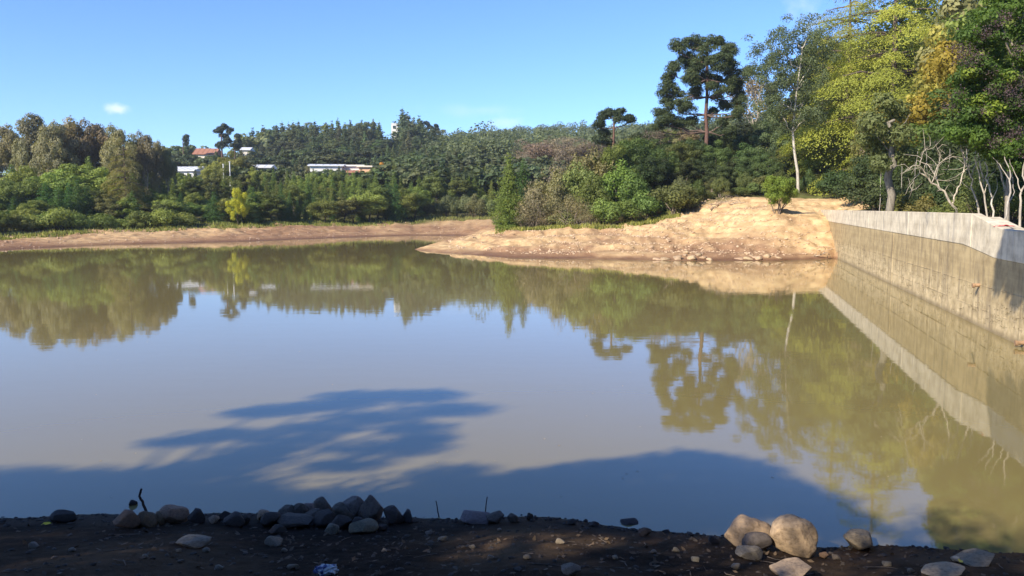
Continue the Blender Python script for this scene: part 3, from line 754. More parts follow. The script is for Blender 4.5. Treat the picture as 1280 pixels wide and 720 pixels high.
araucaria('araucaria_tree', 766, 122, 200, [(752, 146, 8, 7, 0), (762, 141, 9, 5, 1), (775, 141, 10, 6, 0), (768, 150, 9, 5, -1), (788, 149, 5, 4, 0), (748, 156, 8, 6, 0), (756, 166, 9, 8, 1), (749, 174, 8, 7, 0), (762, 178, 7, 6, 1)], .28,
          "smaller flat-topped araucaria left of the tall one", 9000, .4)
araucaria('araucaria_tree', 280, 240, 185, [(274, 163, 6, 4, 0), (281, 160, 6, 4, 0), (288, 164, 5, 4, 0), (279, 170, 7, 4, 1), (284, 176, 7, 5, 0), (276, 182, 8, 5, 0)], .35, "araucaria standing high on the skyline above the yellow tree", 4500, .8, col=(.04, .055, .04))
araucaria('araucaria_tree', 296, 246, 185, [(296, 170, 3, 3, 0), (297, 176, 5, 4, 0), (295, 182, 6, 4, 0)], .3, "low pointed araucaria beside the taller skyline one", 2000, .8, col=(.04, .055, .04))
araucaria('araucaria_tree', 232, 262, 190, [(232, 171, 2.4, 2.5, 0), (231, 175, 3.4, 3, 0), (233, 180, 3, 2.5, 0)], .25, "small lone dark tree on the skyline above the white roof", 1200, .8, col=(.04, .055, .04))
araucaria('araucaria_tree', 533, 345, 175, [(527, 156, 4, 3, 0), (533, 154, 5, 3, 0), (538, 159, 4, 3, 0)], .4, "flat-topped tree at the right end of the ridge pines", 1500, 1.1, col=(.04, .055, .04))
araucaria('araucaria_tree', 546, 350, 175, [(546, 158, 3, 3, 0), (546, 164, 4.4, 3.5, 0)], .4, "small pointed tree just right of the flat-topped ridge tree", 1200, 1.1, col=(.04, .055, .04))

# cedars and conifers over the dam end
plant('cedar', 1108, -75, 96, "huge yellow-green cedar with layered drooping boughs over the clearing", "tree", (.225, .225, .034), .95, 'cedar_tree', (.13, .10, .08), names=("trunk", "crown"))
plant('cedar', 1052, -22, 112, "thin-topped yellow-green cedar behind the huge one on its left", "tree", (.185, .195, .035), .9, 'cedar_tree', (.13, .10, .08))
plant('cedar2', 1022, 96, 104, "lower yellow-green cedar at the left foot of the huge one", "tree", (.165, .185, .032), 1.0, 'cedar_tree', (.13, .10, .08))
plant('pine', 1124, -22, 118, "dark green conifer rising behind the huge cedar", "tree", (.032, .062, .022), 2.0, 'conifer')
plant('pine', 1150, 20, 124, "dark green conifer at the right shoulder of the huge cedar", "tree", (.032, .062, .022), 1.9, 'conifer')
plant('cedar2', 1170, 60, 80, "olive cedar half hidden behind the golden-leaved tree", "tree", (.19, .185, .04), .9, 'cedar_tree')
plant('pine', 1015, 150, 118, "mid-green pine behind the white trunk", "tree", (.04, .085, .028), 1.3, 'pine_tree')
# eucalyptus with the white trunk
def eucalypt():
    Y = 94; x0 = at_depth(997, 262, Y)[0]; z0 = gh(x0, Y) - .2; rng = np.random.default_rng(8)
    root = empty('eucalyptus_tree', (x0, Y, z0), 0, (1, 1, 1), "slender white-trunked eucalyptus with airy grey-green crown above the bush", "tree")
    L = lambda px, py, dy=0: np.array([at_depth(px, py, Y)[0] - x0, dy, at_depth(px, py, Y)[2] - z0])
    tb = MB(); pts = [L(998, 236) - [0, 0, .6], L(997, 215), L(993, 190), L(991, 165), L(993, 140), L(996, 112), L(1000, 85), L(1003, 60)]
    tb.tube(pts, np.linspace(.19, .06, 8), 8)
    ends = [(960, 62), (985, 48), (1012, 44), (1025, 58), (1000, 70), (960, 85), (975, 100), (1010, 98), (950, 112), (985, 120), (1020, 75), (1005, 130), (965, 130), (1018, 110), (955, 128), (978, 150), (1000, 152), (1018, 138), (968, 75), (998, 55)]
    c = []; r = []
    for k, (ex, ey) in enumerate(ends):
        dy = rng.uniform(-2.2, 2.2); e = L(ex, ey, dy); s = np.array(pts[min(7, 3 + (k % 5))])
        s = np.array(pts[int(np.argmin([abs(p[2] - (e[2] - 2.2)) for p in pts]))])
        br = MB(); br.tube(limb(s, e, rng, 6, .05), np.linspace(.09, .025, 6), 5, cap=False); br.build("branch", M_BARK, root, True, (.5, .46, .38))
        for q in range(9):
            c.append(e + rng.normal(size=3) * [1.15, 1.0, .8]); r.append(rng.uniform(.6, 1.15))
    mb = MB(); clumps(mb, c, np.array(r), 26000, .27, rng, .5, .3, .4, .2)
    tb.build("trunk", M_BARK, root, True, (.48, .44, .37)); mb.build("crown", M_LEAF, root, color=(.088, .115, .055))
eucalypt()
for px, yt, Y, k, c, wd, lab in (
    (800, 168, 118, 'round', G_DARK, 1.0, "dark round tree behind the scrub left of the tall araucaria"),
    (824, 160, 116, 'bare', (.17, .14, .10), .9, "thin grey-brown tree under the tall araucaria's left tufts"),
    (855, 158, 122, 'narrow', (.17, .165, .09), 1.0, "pale olive tree behind the araucaria trunk"),
    (845, 178, 108, 'mid', (.14, .145, .07), .9, "pale bushy tree just left of the araucaria trunk"),
    (905, 158, 124, 'round', G_DARK, 1.1, "dark round tree right behind the araucaria trunk"),
    (925, 150, 128, 'narrow', (.05, .07, .035), 1.3, "dark blue-green tree right of the araucaria"),
    (948, 160, 120, 'round', G_DARK, .9, "dark round tree left of the white-trunked eucalyptus"),
    (940, 92, 135, 'bare', (.17, .15, .10), .9, "thin airy tree between the araucaria and the eucalyptus"),
    (915, 196, 104, 'mid', G_DARK, 1.1, "dark leafy tree beside the foot of the araucaria"),
    (968, 150, 112, 'mid', (.07, .10, .045), .9, "grey-green tree under the eucalyptus crown"),
    (940, 185, 102, 'mid', (.06, .09, .03), 1.0, "mid-green tree above the cut bank"),
    (975, 190, 104, 'mid', (.10, .115, .03), .9, "olive tree left of the white trunk"),
    (1012, 200, 108, 'mid', (.075, .10, .03), .9, "olive-green tree right of the white trunk"),
    (1040, 180, 104, 'mid', (.15, .155, .03), 1.0, "yellow-green tree above the back of the clearing"),
    (1062, 196, 100, 'mid', (.12, .13, .035), .9, "low olive tree shading the clearing"),
    (1085, 190, 92, 'mid', (.09, .11, .035), .9, "leafy tree between the clearing and the pale trunk"),
    (1105, 120, 82, 'round', (.14, .14, .05), .8, "grey-olive tree in front of the huge cedar"),
    (1128, 130, 78, 'bare', (.16, .14, .08), 1.0, "thin grey tree of pale twigs before the cedar's right side"),
    (1140, 175, 66, 'mid', (.07, .10, .03), .9, "green tree behind the middle of the dam"),
    (1165, 185, 58, 'mid', (.055, .08, .025), .9, "dark green tree behind the leaning dead tree"),
    (1190, 150, 62, 'mid', (.11, .13, .03), 1.0, "yellow-green tree below the golden one"),
    (1215, 110, 60, 'mid', (.07, .105, .028), 1.1, "green tree behind the white stems"),
    (1245, 130, 52, 'mid', G_DARK, 1.2, "dark tree behind the white stems at the dam's near end"),
    (1275, 120, 50, 'mid', G_DARK, 1.2, "dark tree at the right edge behind the dam"),
    (1174, 62, 66, 'mid', (.21, .175, .026), .9, "golden-yellow tree right of the huge cedar"),
    (1200, 40, 74, 'round', (.20, .19, .04), .9, "olive-gold tree behind the golden-yellow one"),
    (1222, -10, 82, 'narrow', (.16, .16, .07), 1.0, "tall feathery olive tree behind the purple-fruited one"),
    (1245, -30, 88, 'tallround', (.13, .14, .06), .8, "tall pale olive tree at the top right"),
    (1300, -60, 60, 'tallround', G_MID, .9, "tall green tree past the right edge"),
    (1345, -60, 45, 'tallround', G_MID, .8, "tall tree beyond the end of the dam"),
    (1036, 40, 126, 'tallround', (.07, .095, .03), .7, "tall mid-green tree between the eucalyptus and the cedars"),
    (1012, 72, 134, 'tallround', G_DARK, .8, "dark tree filling the wood right behind the eucalyptus"),
    (1500, 60, 60, 'tallround', G_MID, 1., "green tree on the right bank, nearest past the frame"), (1700, 60, 55, 'tallround', G_MID, 1., "green tree on the right bank, second past the frame"), (1600, 20, 90, 'tallround', G_DARK, 1.2, "tall green tree on the right bank, set farther back"), (1950, 60, 50, 'tallround', G_MID, 1., "green tree on the right bank, third past the frame"), (1420, 60, 75, 'tallround', G_DARK, 1.2, "dark tree on the right bank just past the frame"),
    (1080, 70, 140, 'tallround', G_DARK, 1.0, "dark tree deep in the wood behind the cedars"),
    (1180, 30, 130, 'tallround', G_DARK, 1.0, "dark tree deep in the wood behind the golden one")):
    plant(k, px, yt, Y, lab, "tree", c, wd, 'tree', (.42, .37, .30) if k == 'bare' else (.16, .13, .10))
for Yr, poly, x0, x1, st in ((99, [(790, 196), (850, 196), (880, 208), (940, 206), (975, 205)], 790, 980, 14), (107, [(780, 182), (850, 178), (900, 190), (960, 190), (1030, 198), (1050, 205)], 780, 1050, 13),
                           (117, [(780, 172), (850, 170), (900, 176), (950, 165), (1000, 160), (1100, 140)], 780, 1100, 14), (130, [(800, 165), (900, 166), (950, 150), (1000, 120), (1100, 100)], 800, 1100, 15),
                           (66, [(1125, 205), (1200, 195), (1300, 190)], 1125, 1300, 15), (76, [(1100, 175), (1200, 160), (1300, 150)], 1105, 1300, 15), (92, [(1080, 150), (1200, 90), (1300, 80)], 1130, 1310, 15), (110, [(1090, 80), (1150, 60), (1300, 30)], 1130, 1320, 16)):
    x = x0
    while x < x1:
        yt = float(np.interp(x, [p[0] for p in poly], [p[1] for p in poly])) + rnd.uniform(-9, 9)
        lab_, c_ = rnd.choice([("dark leafy tree", G_DARK), ("dark leafy tree", (.04, .06, .02)), ("mid-green leafy tree", (.07, .10, .03)), ("olive leafy tree", (.115, .125, .04))])
        zn = ("under the araucaria" if x < 920 else "by the eucalyptus" if x < 1015 else "about the clearing" if x < 1100 else "behind the dam's middle" if x < 1190 else "behind the white stems")
        plant(rnd.choice(['mid', 'mid', 'round', 'narrow']), x, yt, Yr + rnd.uniform(-3, 3), f"{lab_} {zn}, {'nearest' if Yr in (99, 66) else 'second' if Yr in (107, 76) else 'third' if Yr in (117, 92) else 'farthest'} row", "tree", c_, rnd.uniform(.95, 1.25), 'tree', (.16, .13, .10))
        x += st * rnd.uniform(.8, 1.2)
# scrub of the spit and cut bank
plant('pine', 636, 199, 88, "bright green bushy pine at the left end of the spit scrub", "tree", (.085, .125, .026), 1.05, 'pine_tree')
plant('pine', 654, 206, 93, "darker green pine behind the bright one on the spit", "tree", (.05, .095, .025), 1.1, 'pine_tree')
for px, yt, Y, k, c, wd in ((672, 228, 88, 'thinshrub', (.17, .15, .085), 1.), (668, 245, 87, 'thinshrub', (.16, .14, .08), 1.1), (690, 215, 90, 'tallshrub', (.135, .135, .06), .9), (704, 199, 94, 'thinshrub', (.22, .19, .13), .75), (700, 235, 87, 'tallshrub', (.125, .125, .055), .9),
     (722, 208, 91, 'tallshrub', (.13, .135, .05), .9), (718, 245, 84, 'thinshrub', (.15, .14, .07), 1.1), (738, 190, 94, 'tallshrub', (.15, .155, .07), .8), (742, 222, 87, 'tallshrub', (.12, .15, .035), .85), (752, 250, 84, 'shrub', (.12, .15, .04), 1.2),
     (765, 184, 95, 'mid', (.10, .14, .03), .8), (770, 205, 90, 'tallshrub', (.10, .145, .028), .95), (788, 215, 89, 'tallshrub', (.065, .095, .025), .9), (778, 250, 85, 'shrub', (.12, .16, .035), 1.1), (795, 172, 100, 'mid', (.055, .085, .024), 1.),
     (815, 195, 96, 'mid', (.035, .05, .02), .9), (828, 200, 97, 'mid', (.035, .045, .02), .8), (810, 240, 87, 'shrub', (.11, .14, .04), 1.2), (800, 225, 90, 'tallshrub', (.05, .075, .022), .9), (832, 238, 89, 'tallshrub', (.10, .115, .05), .8), (850, 222, 93, 'tallshrub', (.11, .13, .05), .9),
     (862, 240, 91, 'shrub', (.11, .125, .05), 1.3), (872, 206, 100, 'tallshrub', (.10, .12, .04), 1.0), (890, 222, 96, 'tallshrub', (.105, .13, .045), .9), (905, 204, 100, 'tallshrub', (.10, .13, .04), 1.0), (920, 214, 98, 'tallshrub', (.10, .125, .04), .9), (935, 200, 103, 'tallshrub', (.09, .12, .035), .9),
     (950, 212, 104, 'tallshrub', (.11, .13, .035), .8), (685, 262, 86, 'thinshrub', (.17, .14, .07), 1.2), (705, 265, 85, 'shrub', (.14, .14, .06), 1.2), (735, 264, 83, 'thinshrub', (.18, .14, .08), 1.3), (765, 262, 83, 'thinshrub', (.17, .14, .07), 1.2), (792, 258, 85, 'thinshrub', (.18, .14, .08), 1.2), (820, 258, 87, 'thinshrub', (.17, .13, .08), 1.0),
     (880, 244, 92, 'thinshrub', (.17, .14, .08), 1.0), (1030, 214, 108, 'shrub', (.08, .10, .03), 1.3), (842, 232, 86, 'shrub', (.11, .13, .04), 1.2), (860, 236, 87.5, 'thinshrub', (.15, .14, .06), 1.2), (876, 238, 89.5, 'shrub', (.10, .12, .04), 1.2), (892, 240, 91.5, 'shrub', (.12, .13, .05), 1.2), (908, 238, 90, 'thinshrub', (.15, .14, .06), 1.3), (924, 234, 91, 'shrub', (.09, .12, .035), 1.3), (940, 228, 92, 'shrub', (.10, .12, .04), 1.3), (868, 226, 89, 'tallshrub', (.10, .125, .04), .9), (900, 222, 90.5, 'tallshrub', (.11, .13, .045), .9), (930, 216, 92.5, 'tallshrub', (.10, .125, .04), .8), (955, 220, 93, 'shrub', (.10, .12, .035), 1.2), (974, 214, 94.5, 'tallshrub', (.07, .09, .03), .8), (1008, 214, 96, 'tallshrub', (.07, .09, .03), .8), (1024, 218, 97, 'shrub', (.09, .11, .03), 1.1), (1040, 212, 97, 'tallshrub', (.10, .115, .03), .8), (1056, 220, 97, 'shrub', (.08, .10, .03), 1.1), (990, 222, 97, 'shrub', (.08, .10, .03), 1.2), (658, 262, 87, 'thinshrub', (.15, .13, .08), 1.2), (645, 250, 90, 'thinshrub', (.15, .14, .06), 1.)):
    nm = {'thinshrub': "thin brownish twiggy shrub", 'tallshrub': "tall olive-green shrub", 'shrub': "low leafy green shrub", 'mid': "bushy dark tree"}[k]
    zn = "on the left part of the spit" if px < 715 else "in the middle of the spit scrub" if px < 800 else "at the cut bank below the araucaria" if px < 900 else "above the cut bank right of the araucaria"
    plant(k, px, yt, Y, f"{nm} {zn}", "tree" if k == 'mid' else "shrub", c, wd, 'tree' if k == 'mid' else 'shrub', (.26, .21, .16))
# lone round bush at the head of the wall
def lone_bush():
    x0, Y = at_depth(973, 262, 73.5)[0], 73.5; z0 = gh(x0, Y) - .05; rng = np.random.default_rng(4)
    root = empty('round_bush', (x0, Y, z0), 0, (1, 1, 1), "lone round green bush on the bare earth by the dam's far end", "bush")
    c = []; r = []
    for k in range(46):
        u = unit(rng.normal(size=3)); q = rng.random() ** .45
        c.append([u[0] * 1.7 * q, u[1] * 1.6 * q, 2.15 + u[2] * 1.25 * q]); r.append(rng.uniform(.36, .6))
    mb = MB(); clumps(mb, c, np.array(r), 17000, .14, rng, .6, .3, .45, .7)
    mb.build("foliage", M_LEAF, root, color=(.125, .175, .028))
    tb = MB()
    for k in range(7): tb.tube(limb((rng.normal() * .06, rng.normal() * .06, -.2), np.array(c[k * 5]), rng, 5, .05), np.linspace(.06, .02, 5), 5, cap=False)
    tb.build("stem", M_BARK, root, True, (.16, .12, .09))
lone_bush()

# pale trunk and white stems behind the dam
def stem_tree(name, px, base_y, Y, tops, rads, label, col, zb=None, crown=None, sub=()):
    x0 = at_depth(px, 262, Y)[0]; z0 = (gh(x0, Y) if zb is None else zb) - .1; rng = np.random.default_rng(int(px))
    root = empty(name, (x0, Y, z0), 0, (1, 1, 1), label, "tree")
    L = lambda qx, qy, dy=0: np.array([at_depth(qx, qy, Y + dy)[0] - x0, dy, at_depth(qx, qy, Y + dy)[2] - z0])
    for k, (path, rd) in enumerate(zip(tops, rads)):
        pts = [L(*p) for p in path]; pts = np.array(pts)
        if k == 0: pts[0][2] = -.3
        n = len(pts); fine = np.array([[np.interp(t, range(n), pts[:, j]) for j in range(3)] for t in np.linspace(0, n - 1, n * 3)])
        fine[1:-1] += rng.normal(size=fine[1:-1].shape) * rd * .35
        if name == 'leaning_dead_tree':
            tw_ = [(fine[rng.integers(2, len(fine))], unit(rng.normal(size=3) + [-.3, 0, .5]), rng.uniform(.25, .9)) for _ in range(7)]
        else: tw_ = []
        rd = rd * (.5 if rd < .2 else .9); b = MB()
        for q_, u_, l_ in tw_: b.tube([q_, q_ + u_ * l_ * .5 + rng.normal(size=3) * .05, q_ + u_ * l_ + rng.normal(size=3) * .12], (.012, .009, .004), 4, cap=False)
        b.tube(fine, np.linspace(rd, rd * .35, len(fine)), 7); b.build("trunk" if k == 0 else "branch", M_BARK, root, True, col)
    if crown:
        c = np.array([L(a, b_, d) for a, b_, r_, d in crown[0]]); r = np.array([q[2] for q in crown[0]])
        mb = MB(); clumps(mb, c, r, crown[1], crown[2], rng, .6, .35, .5, .3); mb.build("crown", M_LEAF, root, color=crown[3])
    return root
stem_tree('pale_trunk_tree', 1113, 256, 47, [[(1113, 256), (1112, 225), (1114, 195), (1113, 170), (1118, 150)], [(1113, 180, 0), (1124, 160, 0), (1138, 142, .5)], [(1113, 190, 0), (1095, 168, 0), (1080, 158, -.5)]], [.30, .08, .06],
          "stout pale-barked trunk with lichen behind the far half of the dam", (.22, .195, .155), None,
          ([(1105, 130, .8, 0), (1120, 140, .9, 1), (1090, 155, .9, -1), (1110, 165, .8, 1), (1125, 170, .9, -1), (1085, 175, .8, 1), (1130, 195, .8, 0), (1100, 190, .8, 1), (1100, 205, .7, -1)], 6500, .22, (.105, .125, .045)))
DEAD = (.44, .39, .32)
stem_tree('leaning_dead_tree', 1218, 288, 33, [[(1219, 290), (1205, 275), (1192, 258), (1178, 240), (1162, 224), (1150, 216)],
    [(1190, 256, 0), (1196, 238, .1), (1204, 218, .2), (1206, 200, .2), (1200, 186, 0)], [(1204, 216, .2), (1216, 204, .3), (1228, 200, .5)], [(1176, 238, 0), (1170, 222, .2), (1160, 206, .3), (1146, 200, .5)],
    [(1160, 223, 0), (1150, 206, -.3), (1140, 208, -.4), (1132, 214, -.3)], [(1165, 228, 0), (1172, 206, 0), (1186, 196, 0)], [(1150, 206, -.3), (1154, 190, -.4), (1163, 182, -.3)], [(1150, 216, 0), (1142, 224, .1), (1140, 238, .1)], [(1206, 202, .2), (1212, 186, .3), (1200, 172, .3)], [(1170, 222, .2), (1176, 196, 0), (1168, 178, 0)]],
    [.14, .075, .045, .05, .05, .045, .035, .03, .03, .03], "leaning leafless tree with bleached forked branches behind the dam", DEAD, 3.3)
stem_tree('white_stem_tree', 1228, 285, 32, [[(1229, 288), (1224, 262), (1216, 235), (1208, 205), (1200, 178)], [(1224, 262), (1218, 240, .2), (1200, 226, .2)], [(1213, 222), (1222, 200, .2), (1216, 178, .2)]], [.085, .05, .045], "slender white stem tilting left, first of the clump behind the dam", DEAD, 3.25)
stem_tree('white_stem_tree', 1237, 285, 31, [[(1238, 288), (1232, 255), (1226, 225), (1218, 195), (1222, 165)], [(1230, 245), (1236, 222, .2), (1250, 205, .2)]], [.08, .04], "slender white stem forking at mid height in the clump behind the dam", DEAD, 3.25)
stem_tree('white_stem_tree', 1246, 285, 31.5, [[(1246, 288), (1240, 258), (1236, 232), (1234, 205), (1230, 175)], [(1240, 250), (1247, 235, 0), (1246, 222, .1)]], [.085, .03], "straight white stem right of the forked one behind the dam", (.56, .51, .43), 3.25)
stem_tree('white_stem_tree', 1253, 286, 29.5, [[(1252, 289), (1258, 262), (1262, 240), (1262, 215), (1255, 192)], [(1259, 258), (1268, 240, .2), (1265, 215, .2)], [(1262, 225), (1250, 205, .2), (1240, 196, .2)]], [.095, .04, .04], "crooked grey stem leaning right at the dam's near end", (.42, .38, .33), 3.25)
stem_tree('white_stem_tree', 1275, 288, 28, [[(1274, 292), (1276, 255), (1279, 225), (1282, 190)], [(1277, 240), (1270, 220, .2), (1262, 200, .2)]], [.10, .04], "white stem at the right edge behind the dam", DEAD, 3.2)
stem_tree('white_stem_tree', 1242, 285, 33, [[(1243, 288), (1234, 255), (1228, 220), (1219, 185), (1214, 160)]], [.10], "long straight white stem tilting left among the clump behind the dam", (.52, .47, .39), 3.25)
stem_tree('white_stem_tree', 1262, 285, 32, [[(1261, 288), (1258, 250), (1250, 215), (1247, 180), (1240, 155)], [(1257, 246), (1266, 220, .2)]], [.10, .04], "long white stem with one side branch, near the right end of the clump", (.50, .45, .37), 3.25)
# privet with purple fruit, close and leafy
def privet():
    Y = 31; x0 = at_depth(1262, 262, Y)[0]; z0 = 3.1; rng = np.random.default_rng(12)
    root = empty('privet_tree', (x0, Y, z0), 0, (1, 1, 1), "glossy green broad-leaved tree hung with purple fruit at the right edge", "tree")
    L = lambda qx, qy, dy=0: np.array([at_depth(qx, qy, Y + dy)[0] - x0, dy, at_depth(qx, qy, Y + dy)[2] - z0])
    pads = [(1215, 50, 26), (1235, 22, 26), (1262, 5, 26), (1285, -10, 30), (1310, 20, 34), (1240, 60, 28), (1268, 40, 28), (1290, 60, 30), (1222, 85, 22), (1250, 95, 26), (1280, 100, 30), (1212, 115, 20), (1238, 128, 24), (1266, 135, 26), (1292, 140, 28),
            (1215, 148, 15), (1232, 158, 16), (1256, 170, 18), (1280, 180, 20), (1205, 95, 15), (1203, 130, 13), (1330, 80, 40), (1330, 150, 40), (1300, -50, 40), (1262, -40, 30), (1350, -10, 40), (1275, 205, 12), (1210, 172, 13), (1228, 180, 12), (1245, 190, 11), (1262, 190, 12), (1196, 165, 11)]
    c = []; r = []; fr = []
    for (qx, qy, wd) in pads:
        for _ in range(7):
            dy = rng.uniform(-1.6, 1.8); c.append(L(qx + rng.normal() * wd * .4, qy + rng.normal() * wd * .36, dy)); r.append(rng.uniform(.26, .5))
    c = np.array(c); r = np.array(r)
    mb = MB(); clumps(mb, c, r, 52000, .14, rng, .5, .3, .5, .2, .8); mb.build("crown", M_LEAF, root, color=(.060, .105, .020))
    ye = c[rng.choice(len(c), 26)] + rng.normal(size=(26, 3)) * .15
    mb = MB(); clumps(mb, ye, np.full(26, .34), 5200, .14, rng, .5, .3, .5, .2); mb.build("young_leaves", M_LEAF, root, color=(.14, .19, .028))
    tb = MB(); tp = [(-.05, 0, -.3), (0, .2, 1.5), (.1, .3, 3.0), (.2, .3, 4.6), (.4, .2, 6.5), (.5, .2, 8.5)]
    tb.tube(tp, np.linspace(.10, .04, 6), 8)
    for k in range(24):
        q = c[rng.integers(len(c))]; s = np.array(tp[rng.integers(2, 5)]); tb.tube(limb(s, q, rng, 5, .06), np.linspace(.05, .012, 5), 5, cap=False)
    tb.build("trunk", M_BARK, root, True, (.30, .26, .21))
    fruit = [(1208, 62), (1230, 42), (1202, 75), (1215, 82), (1258, 108), (1275, 100), (1240, 112), (1262, 118), (1195, 60), (1222, 70), (1245, 32), (1252, 150), (1270, 165), (1240, 178), (1262, 172), (1278, 128), (1198, 118), (1188, 132), (1225, 140), (1256, 20), (1275, 62), (1280, 190), (1235, 90)]
    for (qx, qy) in fruit:
        p = L(qx, qy, -1.75 + rng.uniform(0, .4)); f = MB()
        n = 170; u = rng.normal(size=(n, 3)); P = p + u * [.17, .17, .13]
        leaf_quads(f, P, unit(rng.normal(size=(n, 3))), .055, .8, rng, rng.random(n)); fo = f.build("fruit_cluster", M_LEAF, root, color=(.085, .06, .07)); fo['kind'] = 'stuff'
privet()
# dark undergrowth behind the dam
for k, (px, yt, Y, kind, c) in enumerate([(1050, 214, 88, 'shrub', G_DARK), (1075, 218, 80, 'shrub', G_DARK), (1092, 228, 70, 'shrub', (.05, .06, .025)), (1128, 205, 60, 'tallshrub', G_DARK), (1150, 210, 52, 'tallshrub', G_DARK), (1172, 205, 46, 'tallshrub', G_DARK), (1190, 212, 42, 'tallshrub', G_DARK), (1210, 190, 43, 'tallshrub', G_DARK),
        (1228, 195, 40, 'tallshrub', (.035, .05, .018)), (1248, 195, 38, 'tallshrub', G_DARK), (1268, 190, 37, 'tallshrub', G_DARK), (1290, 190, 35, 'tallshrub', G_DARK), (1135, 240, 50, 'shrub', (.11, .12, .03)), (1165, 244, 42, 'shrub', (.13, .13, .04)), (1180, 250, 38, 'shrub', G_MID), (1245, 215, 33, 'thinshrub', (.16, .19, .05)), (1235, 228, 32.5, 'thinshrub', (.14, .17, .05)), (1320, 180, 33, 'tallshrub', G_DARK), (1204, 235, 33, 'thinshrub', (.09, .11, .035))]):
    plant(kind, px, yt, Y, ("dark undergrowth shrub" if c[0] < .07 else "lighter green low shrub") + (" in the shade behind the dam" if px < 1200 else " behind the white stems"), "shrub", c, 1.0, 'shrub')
for px, yt, Y in ((1100, 232, 66), (1128, 238, 58), (1143, 236, 54), (1158, 232, 50), (1186, 236, 44), (1206, 236, 40)):
    stem_tree('thin_stem_tree', px, 256, Y, [[(px, 256), (px + rnd.uniform(-3, 3), 230), (px + rnd.uniform(-5, 5), yt - 50)]], [.07], f"thin grey stem behind the dam, {['beside the pale trunk', 'between the pale trunk and the dead tree', 'second right of the pale trunk', 'left of the dead tree branches', 'behind the dead tree branches', 'behind the leaning dead trunk'][(1100, 1128, 1143, 1158, 1186, 1206).index(px)]}", (.34, .31, .27))

# ------------------------------------------------------------------ background row against the sky on the right
for px, yt, Y in ((1060, 60, 165), (1110, 40, 165), (1150, 50, 160), (1200, 40, 150), (1240, 20, 140), (1290, 0, 130), (1340, 0, 110), (1400, 0, 90), (905, 170, 160), (935, 168, 160), (965, 150, 155), (1000, 140, 150), (870, 175, 170), (840, 178, 175)):
    plant('tallround', px, yt, Y, "dark tree at the back of the wooded slope" + (" behind the cedars" if px > 1040 else " behind the eucalyptus" if px > 930 else " behind the araucaria"), "tree", G_DARK, 1.2, 'tree')

# ------------------------------------------------------------------ label duplicates: told apart by their order from the left
ORD = ["leftmost"] + [w_ + " from left" for w_ in "second third fourth fifth sixth seventh eighth ninth tenth eleventh twelfth thirteenth fourteenth fifteenth".split()]
by = {}
for e, lab, px, Y in THINGS: by.setdefault(lab, []).append((px, e))
for lab, lst in by.items():
    lst.sort(key=lambda q: q[0]); n = len(lst)
    for k, (px, e) in enumerate(lst):
        if n == 1: e["label"] = lab
        elif n == 2: e["label"] = lab + (", left one" if k == 0 else ", right one")
        elif n <= 16: e["label"] = lab + ", " + (ORD[k] if k < n - 1 else "rightmost")
        else: e["label"] = lab
        if n > 1 and "group" not in e: e["group"] = lab

